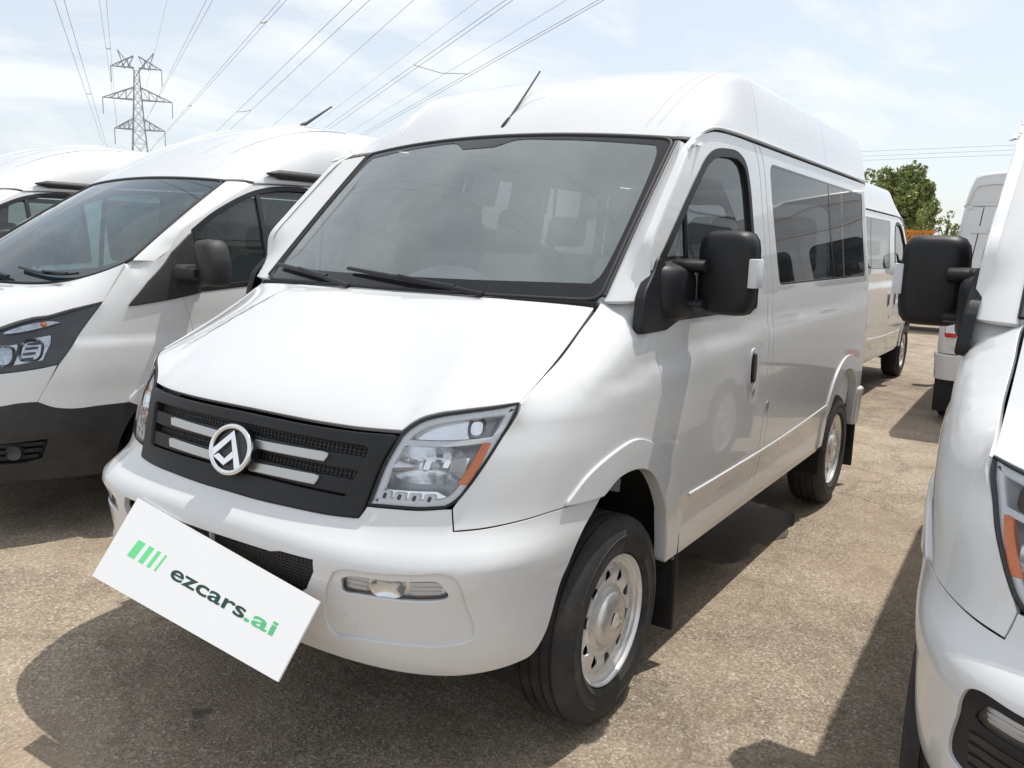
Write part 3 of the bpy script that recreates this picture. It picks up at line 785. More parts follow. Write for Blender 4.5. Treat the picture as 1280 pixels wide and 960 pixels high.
    for xa, xb in ((-1.345, -2.55), (-2.55, -3.722)):
        panel('roof_panel', roof_fn, [[(-1.25, xa), (1.25, xa)], [(1.25, xa), (1.25, xb)], [(1.25, xb), (-1.25, xb)], [(-1.25, xb), (-1.25, xa)]], 'paint', root, step=.05, gap=.004, flange=.015, aim=(-2.5, 0, 1.2))
    for sg in (1, -1):
        g = [( -.635, 2.030), (-.70, 2.052), (-.80, 2.070), (-1.0, 2.079), (-1.3, 2.082), (-2.2, 2.082), (-3.45, 2.082)]
        gg = catmull(g, 60); pts = W(U(gg[:, 0]), gg[:, 1]); pts[:, 1] += .004
        sweep('roof_gutter', pts*[1, sg, 1], np.interp(np.arange(60), [0, 4], [.002, .011]), 'paint', root, n=8, scale2=.75)
        tt = np.linspace(.05, .72, 24)
        for hx in (.455, .485): sweep('roof_rib', cap_fn(np.full(24, hx*1.25), tt)*[1, sg, 1], np.interp(tt, [.05, .12, .6, .72], [.001, .006, .006, .001]), 'paint', root, n=8, scale2=.6)
        # --- front doors
        dr = [(-1.265, 2.068), (-1.322, 1.993), (-1.368, 1.732), (-1.403, 1.32), (-1.424, .93), (-1.375, .62), (-1.29, .52), (-1.21, .46)]
        DR = [(U(x), z) for x, z in dr]
        dt = [(DR[0][0], 2.068), (U(-1.0), 2.068), (U(-.80), 2.058), (U(-.70), 2.040), (2.1053, 2.026)]
        dwin = [[(U(x), z) for x, z in s] for s in [[(-.235, 1.37), (-.215, 1.50), (-.235, 1.56)], [(-.235, 1.56), (-.593, 1.856), (-.70, 1.935), (-.796, 1.972), (-.95, 1.990), (-1.06, 1.988), (-1.14, 1.955), (-1.185, 1.86), (-1.207, 1.70), (-1.225, 1.37)], [(-1.225, 1.37), (-.235, 1.37)]]]
        fdoor = [DOOR_F[::1][0:1]+DOOR_F[1:], [DOOR_F[-1], (1.7150, .905)], FLARE[5:], [FLARE[-1], DR[-1]], DR[::-1], dt]
        fdoor[0] = [(2.1053, 2.026)]+DOOR_F[1:]
        fdoor[1] = [DOOR_F[-1], FLARE[5]]
        door = panel('front_door', W, fdoor, 'paint', root, holes=[dwin], step=.045, gap=.004, sgn=sg, flange=.03)
        dw = loop_of(dwin, .03); dwo = inset(dw, -.016); dwi = inset(dw, .016)
        panel('window_seal', W, [close(dwo.tolist())], 'black', door, holes=[[close(dwi.tolist())]], off=.0035, flange=.006, gap=0, sgn=sg, step=.04, hflange=.02)
        panel('door_glass', W, dwin, 'clear', door, off=-.012, flange=0, gap=-.012, sgn=sg, step=.08)
        sweep('window_divider', [W(np.array([U(-.47)]), np.array([z]))[0]*np.array([1, sg, 1])+np.array([0, -.006*sg, 0]) for z in np.linspace(1.37, 1.76, 6)], .010, 'black', door, n=6, up=(0, 1, 0))
        handle(door, 'door_handle', U(-1.197), 1.095, sg)
        if sg < 0: handle(door, 'sliding_door_handle', U(-1.60), 1.095, sg)
        lk = [(U(-1.235)+.012*math.cos(a), .985+.018*math.sin(a)) for a in np.arange(14)*2*PI/14]
        panel('lock_barrel', W, [close(lk)], 'satin', door, off=.004, flange=.006, gap=0, sgn=sg, step=.03)
        make_mirror(root, sg, fold_right if sg < 0 else 0.0)
        # --- flank behind the door
        DR2 = [(a+.075, b) for a, b in DR]; DR2[-1] = (DR[-1][0]+.085, .46)
        panel('door_pillar', W, [DR, [DR[-1], DR2[-1]], DR2[::-1], [DR2[0], DR[0]]], 'paint', root, step=.045, gap=.004, sgn=sg)
        ac = [(-3.15+.455*math.cos(a), .43+.455*math.sin(a)) for a in np.linspace(.045, PI-.045, 24)]
        win = rounded([(U(-1.485), 2.002), (U(-3.60), 1.995), (U(-3.64), 1.463), (U(-1.575), 1.446)], .055, 6)
        ue_ = SH.UR+.86
        fs = [DR2, [DR2[-1], (U(ac[0][0]), .46)], [(U(x), z) for x, z in ac], [(U(ac[-1][0]), .46), (U(-3.66), .46)], [(U(-3.66), .46), (U(-3.66), .70)], [(U(-3.66), .70), (ue_, .70)], [(ue_, .70), (ue_, 2.068)], [(ue_, 2.068), DR2[0]]]
        flank = panel('side_panel', W, fs, 'paint', root, holes=[win], step=.05, gap=.004, sgn=sg, flange=.03)
        p1 = rounded([(U(-1.495), 1.992), (U(-2.585), 1.990), (U(-2.655), 1.464), (U(-1.585), 1.457)], [.045, .008, .008, .045], 5)
        p2 = rounded([(U(-2.605), 1.990), (U(-3.59), 1.985), (U(-3.63), 1.472), (U(-2.675), 1.464)], [.008, .045, .045, .008], 5)
        panel('window_border', W, win, 'blackgloss', flank, holes=[p1, p2], off=-.001, flange=.004, gap=.001, sgn=sg, step=.05)
        for q in (p1, p2): panel('side_window', W, q, 'tint', flank, off=-.0025, flange=0, gap=-.003, sgn=sg, step=.07)
        # rear arch flare, rear bumper side, flaps
        o = [(U(-3.15+.535*math.cos(a)), .43+.535*math.sin(a)) for a in np.linspace(.05, PI-.05, 24)]
        i_ = [(U(-3.15+.452*math.cos(a)), .43+.452*math.sin(a)) for a in np.linspace(.06, PI-.06, 24)]
        panel('wheel_arch_flare', W, [o, [o[-1], i_[-1]], i_[::-1], [i_[0], o[0]]], 'paint_bumper', root, off=.010, flange=.05, gap=0, sgn=sg, step=.04, rim=.004)
        if sg > 0:
            rl = rounded([(U(-1.55), 1.318), (U(-3.58), 1.318), (U(-3.58), 1.309), (U(-1.55), 1.309)], .003)
        sill = rounded([(1.96, .452), (U(-2.69), .452), (U(-2.69), .425), (1.96, .425)], .006)
        panel('sill', W, sill, 'paint', root, off=-.008, flange=.06, gap=0, sgn=sg, step=.05)
        # filler flap and panel slot details
        sl = rounded([(U(-1.455), .905), (U(-1.485), .905), (U(-1.485), .865), (U(-1.455), .865)], .006)
        panel('jacking_cover', W, sl, 'satin', flank, off=.003, flange=.005, gap=0, sgn=sg, step=.03)
        for xc, y0 in ((-.495, .80), (-3.66, .80)):
            rbox('mud_flap', (xc-.012, min(sg*y0, sg*.975), .13), (xc+.012, max(sg*y0, sg*.975), .53), 'black', root, bev=.008, seg=2)
        for zc in (.50, .43):
            V, F = lathe([(.0001, .0), (.010, -.001), (.013, -.006)], 10); b_ = mesh_obj('flap_bolt', V, F, 'satin', root, smooth=40); b_.location = (-.478, sg*.955, zc); b_.rotation_euler = (0, 0, -PI/2)
        # arch liners
        for xc in (0, -3.15):
            V = []; F = []
            for k, a in enumerate(np.linspace(-.35, PI+.35, 20)):
                r = .462; V += [(xc+r*math.cos(a), sg*(.962 if xc < -1 else .962-.11*max(0, math.cos(a))**2), .43+r*math.sin(a)), (xc+r*math.cos(a)*.98, sg*.55, .43+r*math.sin(a)*.98)]
                if k: F.append((2*k-2, 2*k-1, 2*k+1, 2*k))
            mesh_obj('arch_liner', V, F, 'dark', root, smooth=60)
        for xw, yw in ((0, .862), (-3.1, .862)): wheel_parts(root, xw, sg*yw, sg, xw < -1)
        # inner linings
        panel('cant_rail', W, [[(U(-1.02), 2.005), (U(-3.58), 2.005)], [(U(-3.58), 2.005), (U(-3.58), 2.12)], [(U(-3.58), 2.12), (U(-1.02), 2.12)], [(U(-1.02), 2.12), (U(-1.02), 2.005)]], 'lining', root, off=-.035, flange=0, gap=0, sgn=sg, step=.12)
        panel('interior_lining', W, [[(U(-1.45), 1.40), (U(-3.5), 1.40)], [(U(-3.5), 1.40), (U(-3.5), .60)], [(U(-3.5), .60), (U(-1.45), .60)], [(U(-1.45), .60), (U(-1.45), 1.40)]], 'lining', root, off=-.04, flange=0, gap=0, sgn=sg, step=.2)
    # --- tail
    for sg in (1, -1):
        ua, ub = SH.UR+.865, SH.UR+PI/2
        dwn = rounded([(ua+.08, 1.95), (ub-.10, 1.95), (ub-.10, 1.40), (ua+.08, 1.40)], .10, 6)
        rd = panel('rear_door', W, [[(ua, .56), (ub, .56)], [(ub, .56), (ub, 2.074)], [(ub, 2.074), (ua, 2.074)], [(ua, 2.074), (ua, .56)]], 'paint', root, holes=[dwn], step=.05, gap=.003, sgn=sg, flange=.03)
        panel('rear_window', W, dwn, 'tint', rd, off=-.004, flange=0, gap=-.004, sgn=sg, step=.08)
        for z in (.80, 1.33, 1.86):
            panel('door_hinge', W, rounded([(ua-.06, z-.03), (ua+.06, z-.03), (ua+.06, z+.03), (ua-.06, z+.03)], .008), 'paint', rd, off=.012, flange=.014, gap=0, sgn=sg, step=.04)
        tl = panel('tail_lamp', W, rounded([(ua-.13, .86), (ua-.015, .86), (ua-.015, 1.24), (ua-.13, 1.24)], .02), 'red', root, off=.010, flange=.02, gap=0, sgn=sg, step=.04)
        panel('reversing_lamp', W, rounded([(ua-.12, .90), (ua-.025, .90), (ua-.025, .98), (ua-.12, .98)], .01), 'lampwhite', tl, off=.013, flange=.004, gap=0, sgn=sg, step=.04)
        panel('rear_reflector', W, rounded([(ua+.16, .60), (ua+.26, .60), (ua+.26, .655), (ua+.16, .655)], .01), 'red', root, off=.034, flange=.01, gap=0, sgn=sg, step=.04)
    panel('rear_bumper', W, [[(U(-3.668), .46), (SH.UR+PI/2-.001, .46)], [(SH.UR+PI/2-.001, .46), (SH.UR+PI/2-.001, .665)], [(SH.UR+PI/2-.001, .665), (U(-3.668), .695)], [(U(-3.668), .695), (U(-3.668), .46)]], 'paint_bumper', root, off=.028, flange=.05, gap=0, step=.05, rim=.012)
    panel('rear_bumper', W, [[(U(-3.668), .46), (SH.UR+PI/2-.001, .46)], [(SH.UR+PI/2-.001, .46), (SH.UR+PI/2-.001, .665)], [(SH.UR+PI/2-.001, .665), (U(-3.668), .695)], [(U(-3.668), .695), (U(-3.668), .46)]], 'paint_bumper', root, off=.028, flange=.05, gap=0, step=.05, rim=.012, sgn=-1)
    ru = np.linspace(SH.UR-.05, SH.UR+PI/2, 40); rg = W(ru, np.full(40, 2.084)); rg = np.vstack([rg, (rg*[1, -1, 1])[::-1]])
    sweep('rear_gutter', rg, .013, 'paint', root, n=8)
    # --- under the body, inside
    rbox('underbody', (-3.62, -.80, .42), (.50, .80, .52), 'dark', root, bev=.03)
    rbox('engine_bay', (.20, -.70, .46), (.56, .70, 1.00), 'dark', root, bev=.03)
    rbox('cabin_floor', (-3.6, -.88, .60), (-.50, .88, .66), 'lining', root, bev=.01)
    rbox('load_bulkhead', (-.06, -.80, .52), (-.02, .80, 1.32), 'dark', root, bev=.01)
    # rear axle and exhaust
    sweep('rear_axle', [(-3.1, -.75, .36), (-3.1, 0, .36), (-3.1, .75, .36)], .05, 'dark', root, n=10, up=(1, 0, 0))
    # dashboard with its central instrument hood
    yy = np.linspace(-.80, .80, 33); V = []; F = []
    hood = .125*np.exp(-(np.abs(yy-.05)/.24)**3)
    for i, y in enumerate(yy):
        xb = -.02+.09*(1-(y/.8)**2)
        prof = [(xb-.02, 1.375), (xb-.12, 1.385), (xb-.21, 1.39+hood[i]*.8), (xb-.30, 1.39+hood[i]), (xb-.36, 1.37+hood[i]*.9), (xb-.39, 1.30), (xb-.36, 1.05), (xb-.30, .70)]
        V += [(a, y, b) for a, b in prof]
    for i in range(32):
        for j in range(7): F.append((i*8+j, i*8+j+1, (i+1)*8+j+1, (i+1)*8+j))
    mesh_obj('dashboard', V, F, 'dash', root, smooth=50)
    ctr = np.array([-.42, .46, 1.33]); e1 = np.array([0, 1., 0]); e2 = np.array([-.62, 0, .78])
    sw = sweep('steering_wheel', [ctr+.20*(math.cos(a)*e1+math.sin(a)*e2) for a in np.arange(36)*2*PI/36], .016, 'black', root, n=8, closed=True, up=(.78, 0, .62), smooth=80)
    for a in (-.2, PI+.2, -PI/2): sweep('spoke', [ctr, ctr+.19*(math.cos(a)*e1+math.sin(a)*e2)], .018, 'black', sw, n=6, up=(.78, 0, .62))
    sweep('steering_column', [ctr, ctr+np.array([.25, 0, -.2])], .035, 'black', sw, n=8, up=(0, 1, 0))
    seat_at = [(-.95, .46), (-.95, -.25), (-.95, -.64)]+[(-x, y) for x in (1.85, 2.70) for y in (.55, .05, -.5)]
    for x, y in seat_at:
        w = .23 if y != -.25 and y != -.64 else .19
        st = rbox('seat', (x-.05, y-w, .88), (x+.42, y+w, 1.02), 'fabric', root, bev=.05, seg=4)
        lean = lambda c, x=x: (c.x-(c.z-1.0)*.22, c.y, c.z)
        rbox('backrest', (x-.13, y-w, .98), (x, y+w, 1.56), 'fabric', st, bev=.05, seg=4, taper=lean)
        rbox('headrest', (x-.12, y-.13, 1.60), (x-.03, y+.13, 1.78), 'fabric', st, bev=.04, seg=4, taper=lean)
    hh = np.linspace(-1, 1, 41); yy2, zz2 = roof_sec(hh)
    prism('roof_end', [(y*.985, ZG-.02+(z-ZG)*.955) for y, z in zip(yy2, zz2)]+[(.86, 2.05), (-.86, 2.05)], ((-3.69, 0, 0), (0, -1, 0), (0, 0, 1)), .012, 'paint', root)
    # inside of the roof
    panel('headliner', roof_fn, [[(-1.22, -1.33), (1.22, -1.33)], [(1.22, -1.33), (1.22, -3.55)], [(1.22, -3.55), (-1.22, -3.55)], [(-1.22, -3.55), (-1.22, -1.33)]], 'lining', root, off=-.04, flange=0, gap=0, step=.15, aim=(-2.5, 0, 1.2))
    panel('cab_headliner', cap_fn, [[(-1.22, .03), (1.22, .03)], [(1.22, .03), (1.22, .9)], [(1.22, .9), (-1.22, .9)], [(-1.22, .9), (-1.22, .03)]], 'lining', root, off=-.035, flange=0, gap=0, step=.1, aim=(-1.2, 0, 1.2))
    b0 = np.array([-.615, .02, 2.062])
    ae = sweep('roof_aerial', [b0, b0+[-.02, 0, .035], b0+[-.05, 0, .075]], [.024, .020, .010], 'black', root, n=10)
    sweep('aerial_rod', [b0+[-.05, 0, .075], b0+[-.17, 0, .195], b0+[-.283, 0, .312]], [.0055, .0045, .004], 'black', ae, n=6)
    for sg in (1, -1):
        ml = [[(U(-.56), .672), (U(-1.0), .670), (U(-1.8), .676), (U(-2.70), .708)], [(U(-2.70), .708), (U(-2.70), .682)], [(U(-2.70), .682), (U(-1.8), .656), (U(-1.0), .656), (U(-.56), .666)], [(U(-.56), .666), (U(-.56), .672)]]
        panel('body_moulding', W, ml, 'paint', root, off=.007, flange=.01, gap=0, sgn=sg, step=.03, rim=.006)
    mr = rbox('rear_view_mirror', (-.62, -.02, 1.90), (-.59, .20, 1.96), 'black', root, bev=.012)
    return root

def bowl(parent, u, z, ru, rz, off, sg, name, m='reflector', depth=.04, W=W):
    """concave dish behind a lens"""
    ring = []; V = []; F = []; n = 24; k = 6
    for j in range(k):
        f = 1-j/(k-1)*.85; d = off-depth*(1-f**2)
        th = np.arange(n)*2*PI/n; c, s = np.cos(th), np.sin(th); r = (np.abs(c)**3+np.abs(s)**3)**(-1/3)
        uu, zz = u+ru*f*r*c, z+rz*f*r*s
        P = W(uu, zz); e = 1e-4
        nn = np.cross(W(uu+e, zz)-W(uu-e, zz), W(uu, zz+e)-W(uu, zz-e)); nn /= np.linalg.norm(nn, axis=1)[:, None]
        V += list((P+nn*d)*[1, sg, 1])
    for j in range(k-1):
        for i in range(n): F.append((j*n+i, j*n+(i+1) % n, (j+1)*n+(i+1) % n, (j+1)*n+i))
    F.append(tuple((k-1)*n+i for i in range(n)))
    return mesh_obj(name, V, F, MT[m], parent, smooth=60)

def bulb(parent, u, z, off, sg):
    P = W(np.array([u]), np.array([z]))[0]; nn = np.cross(W(np.array([u+1e-4]), np.array([z]))[0]-P, W(np.array([u]), np.array([z+1e-4]))[0]-P); nn /= np.linalg.norm(nn)
    pts = [(P+nn*(off+d))*[1, sg, 1] for d in np.linspace(0, .045, 6)]
    return sweep('bulb', pts, [.010, .011, .012, .012, .010, .004], 'lampwhite', parent, n=10)

def handle(door, name, u, z, sg):
    oval = lambda a, b: [(u+a*c, z+b*s) for c, s in [(math.copysign(abs(math.cos(t))**.6, math.cos(t)), math.copysign(abs(math.sin(t))**.75, math.sin(t))) for t in np.arange(24)*2*PI/24]]
    h = panel(name, W, [close(oval(.046, .086))], 'paint', door, holes=[[close(oval(.035, .070))]], off=.005, flange=.008, gap=0, sgn=sg, step=.03, rim=.003)
    panel('handle_cup', W, [close(oval(.038, .073))], 'black', h, off=.002, flange=.006, gap=0, sgn=sg, step=.03)
    panel('handle_grip', W, [close([(a*.55+u*.45+.004, b*.9+z*.1) for a, b in oval(.035, .070)])], 'blackgloss', h, off=.013, flange=.01, gap=0, sgn=sg, step=.03, rim=.004)

def mesh_mat():
    """black plastic grille with a honeycomb relief"""
    m, N, L, b = node_mat('grille_mesh_plastic')
    tc = N.new('ShaderNodeTexCoord'); mp_ = N.new('ShaderNodeMapping'); mp_.inputs['Scale'].default_value = (0.001, 62, 105)
    L.new(tc.outputs['Object'], mp_.inputs[0])
    v = N.new('ShaderNodeTexVoronoi'); v.feature = 'DISTANCE_TO_EDGE'; v.inputs['Scale'].default_value = 1.0; v.inputs['Randomness'].default_value = 0.15
    L.new(mp_.outputs[0], v.inputs['Vector'])
    r = N.new('ShaderNodeValToRGB'); r.color_ramp.elements[0].position = .10; r.color_ramp.elements[0].color = (.022, .022, .024, 1); r.color_ramp.elements[1].position = .2; r.color_ramp.elements[1].color = (.002, .002, .002, 1)
    L.new(v.outputs['Distance'], r.inputs[0]); L.new(r.outputs[0], b.inputs['Base Color']); b.inputs['Roughness'].default_value = .45
    bp = N.new('ShaderNodeBump'); bp.inputs['Strength'].default_value = 1.0; bp.inputs['Distance'].default_value = .006; bp.invert = True
    L.new(v.outputs['Distance'], bp.inputs['Height']); L.new(bp.outputs[0], b.inputs['Normal'])
    return m
MT['mesh'] = mesh_mat()
MT['darklens'] = mat('fluted_shadow_chrome', (.18, .19, .21), .15, metal=.9, var=.2, scale=60)
MT['darkbulb'] = mat('smoked_bulb', (.10, .06, .05), .2, coat=.5, var=.2)


van = make_van('white_van')
tag(van, 'white passenger van with black grille and round emblem, whole in the middle foreground', 'van', 'white vans with tall black mirrors')
van_r = make_van('white_van', fog='black')
van_r.location = (-.223, 2.841, 0); van_r.rotation_euler = (0, 0, .026)
tag(van_r, 'white van cut off by the right edge, with black fog lamp surround and black mirror', 'van', 'white vans with tall black mirrors')
for loc, rz, lab in [((-9.70, -.62, 0), PI, 'white van directly behind the middle van, its front wheel and two door handles showing'),
                     ((-10.15, 2.03, 0), PI+.02, 'white van turned away behind the right mirror, red tail lamp and rear door showing'),
                     ((-18.0, 1.2, 0), PI/2-.08, 'small distant white van parked across the yard, half hidden by the right mirror')]:
    c = copy_tree(van); c.location = loc; c.rotation_euler = (0, 0, rz)
    if loc[0] < -15: c.scale = (.78, .78, .78)
    tag(c, lab, 'van', 'white vans with tall black mirrors')

# ------------------------------------------------------------------ the blue-grey-windowed high-roof vans on the left
TSH = Shell(-.2, -3.6, ([.25, .32, .45, .6, .72, .85, .95, 1.05, 1.15, 1.25, 1.45], [.90, .95, .98, .985, .97, .945, .92, .885, .83, .75, .6]),
    ([.25, .35, .6, .75, .9, 1.03, 1.07, 1.2, 1.3, 1.45, 1.93, 2.0], [.93, .955, .985, .985, .990, .986, .974, .973, .966, .945, .835, .81]),
    ([.25, .6, 1.0, 1.3], [2.7, 2.7, 2.6, 2.6]), ([.4, 1.0, 2.0], [-3.9, -3.95, -3.85]))
TW = TSH.W
TU = lambda x: PI/2+TSH.XC-x
def t_base(h): ah = np.abs(h); return np.stack([.44-.05*ah**2-.22*ah**5, .88*h, 1.315+.03*ah**2+.11*ah**6], -1)
def t_top(h): return np.stack([-.50-.06*h*h, .74*h, 1.965-.028*h*h], -1)
def t_ws(uu, vv):
    h = uu/.8; t = (vv/1.1)[:, None]; P = t_base(h)*(1-t)+t_top(h)*t
    b = .05*4*t[:, 0]*(1-t[:, 0])*(1-.8*h*h); P[:, 0] += b*.55; P[:, 2] += b*.8
    return P
T_HLT = [(.6193, 1.1137), (.6699, 1.1397), (.7398, 1.1659), (.809, 1.1766), (.8899, 1.2094), (1.0249, 1.2493)]
T_HLO = [(1.0249, 1.2493), (.9937, 1.1576), (.9372, 1.0068), (.902, .9343)]
T_HLB = [(.902, .9343), (.8305, .9139), (.6715, .8871), (.50, .868)]
T_HLI = [(.50, .868), (.52, .97), (.56, 1.06), (.6193, 1.1137)]
T_WB = [(0, .70), (.45, .71), (.69, .7222), (.7608, .7368), (.8353, .7418), (.8984, .7103), (.9763, .6975), (1.0678, .7028), (1.1961, .7048)]
T_HE = np.array([(.326, .883, 1.249), (.270, .872, 1.330), (.225, .865, 1.395), (.180, .868, 1.445)])
def t_hood(uu, vv):
    h = np.clip(uu/.88, -1.03, 1.03); t = (vv/.6)[:, None]; ah = np.abs(h); u = h*1.0249
    zf = np.interp(np.abs(u), [0, .5, .6193, .6699, .7398, .809, .8899, 1.0249], [1.08, 1.088, 1.1137, 1.1397, 1.1659, 1.1766, 1.2094, 1.2493])
    F = TW(u, zf); Fs = TW(u, 1.08+.169*np.minimum(ah, 1.02)**2.4); B = t_base(h)+np.array([.02, 0, -.006])
    P = Fs*(1-t)+B*t+(F-Fs)*np.clip(1-t, 0, 2)**4
    q = np.clip(t[:, 0], 0, 1); P[:, 2] += .055*(1-ah**3)*4*q*(1-q)*(1.2-q*.6)
    return P
def t_wing(u, z):
    P = TW(u, z); x = P[:, 0]; o = np.argsort(T_HE[:, 0]); zE = np.interp(x, T_HE[o, 0], T_HE[o, 2]); yE = np.interp(x, T_HE[o, 0], T_HE[o, 1])
    yW = TW(TSH.u_of(x, zE), zE)[:, 1]; zc = np.minimum(1.22, zE-.1); k = np.clip((z-zc)/(zE-zc), 0, 1.0)
    bl = np.clip((x-.05)/.10, 0, 1); P[:, 1] -= (yW-yE)*k**np.interp(x, [.0, .18, .33], [8., 5., 2.2])*bl*bl*(3-2*bl)
    return P
T_DF = [(-.701, 1.929), (-.346, 1.748), (-.124, 1.621), (-.067, 1.554), (-.084, 1.496), (-.089, 1.255), (-.128, 1.135), (-.15, .95), (-.16, .84)]
def tuz(L): return [(float(TSH.u_of(x, z)), z) for x, z in L]
T_PIL = np.array([(.05, 1.46), (-.055, 1.535), (-.075, 1.56), (-.124, 1.621), (-.346, 1.748), (-.701, 1.929)])
def t_pillar(uu, vv):
    s = np.clip(vv/.95, 0, 1); k = (uu/.14)[:, None]; t = s[:, None]; h = np.ones_like(s)*1.012
    A = t_base(h)*(1-t)+t_top(h)*t; b = .05*4*s*(1-s)*.2; A[:, 0] += b*.55; A[:, 2] += b*.8
    q = catmull(T_PIL, 60); x = np.interp(s, np.linspace(0, 1, 60), q[:, 0]); z = np.interp(s, np.linspace(0, 1, 60), q[:, 1])
    B = TW(TSH.u_of(x, z), z); P = A*(1-k)+B*k; n = .02*4*k[:, 0]*(1-k[:, 0])*np.clip(s/.3, 0, 1)**2; P[:, 0] += n*.6; P[:, 1] += n*.6; P[:, 2] += n*.3
    return P
TZG, TZT, TYG, TN = 1.965, 2.43, .835, 3.0
def t_sec(h):
    th = np.clip(np.abs(h), 0, 1)*PI/2; c = np.maximum(np.cos(th), 0); s = np.sin(th); r = (c**TN+s**TN)**(-1/TN)
    return TYG*r*s*np.sign(h), TZG+(TZT-TZG)*r*c
def t_cap(uu, vv):
    h = np.clip(uu/1.2, -1, 1); t = (vv/1.2)[:, None]; ah = np.abs(h); k = np.clip(ah/.62, 0, 1); A = t_top(k); A[:, 2] += .012
    j = np.clip((ah-.62)/.38, 0, 1)[:, None]; C0 = np.array([-.56, .74, 1.949]); C1 = np.array([-.70, .838, 1.945])
    A = np.where(ah[:, None] > .62, C0*(1-j)+C1*j+np.array([.0, .02, .006])*(4*j*(1-j)), A)
    y, z = t_sec(ah); B = np.stack([np.full_like(y, -1.75), y, z], -1); mm = np.interp(ah, [0, .5, .62, .85, 1], [.66, .64, .52, .25, .04])
    L = A[:, 0]-B[:, 0]; m0 = np.stack([-L, 0*L, L*mm*1.15], -1); m1 = np.stack([-L, 0*L, 0*L], -1)
    P = (1+2*t)*(1-t)**2*A+t*(1-t)**2*m0+t*t*(3-2*t)*B+t*t*(t-1)*m1; P[:, 1] *= np.sign(h)
    return P
def t_roof(uu, x):
    h = np.clip(uu/1.2, -1, 1); y, z = t_sec(h); d = np.clip((-x-3.55)/.3, 0, 1); z = TZG+(z-TZG)*(.02+.98*np.sqrt(np.maximum(1-d**2.6, 0)))
    return np.stack([x+0*y, y, z], -1)

MT['tws'] = glass('blue_tinted_windscreen', (.30, .44, .50), 1.75, haze=.06, hazecol=(.22, .42, .52))
MT['tside'] = glass('green_tinted_glass', (.50, .62, .60), 1.65, haze=.03)
MT['grey'] = mat('grey_black_plastic', (.020, .021, .023), .55, var=.15, bump=.4, bscale=700, dirt=((.16, .15, .13), .2, 4))
MT['smokechrome'] = mat('smoked_chrome', (.42, .45, .50), .10, metal=1.0, var=.25, scale=35)
MT['darklamp'] = mat('smoked_lamp_housing', (.035, .037, .045), .2, var=.2)

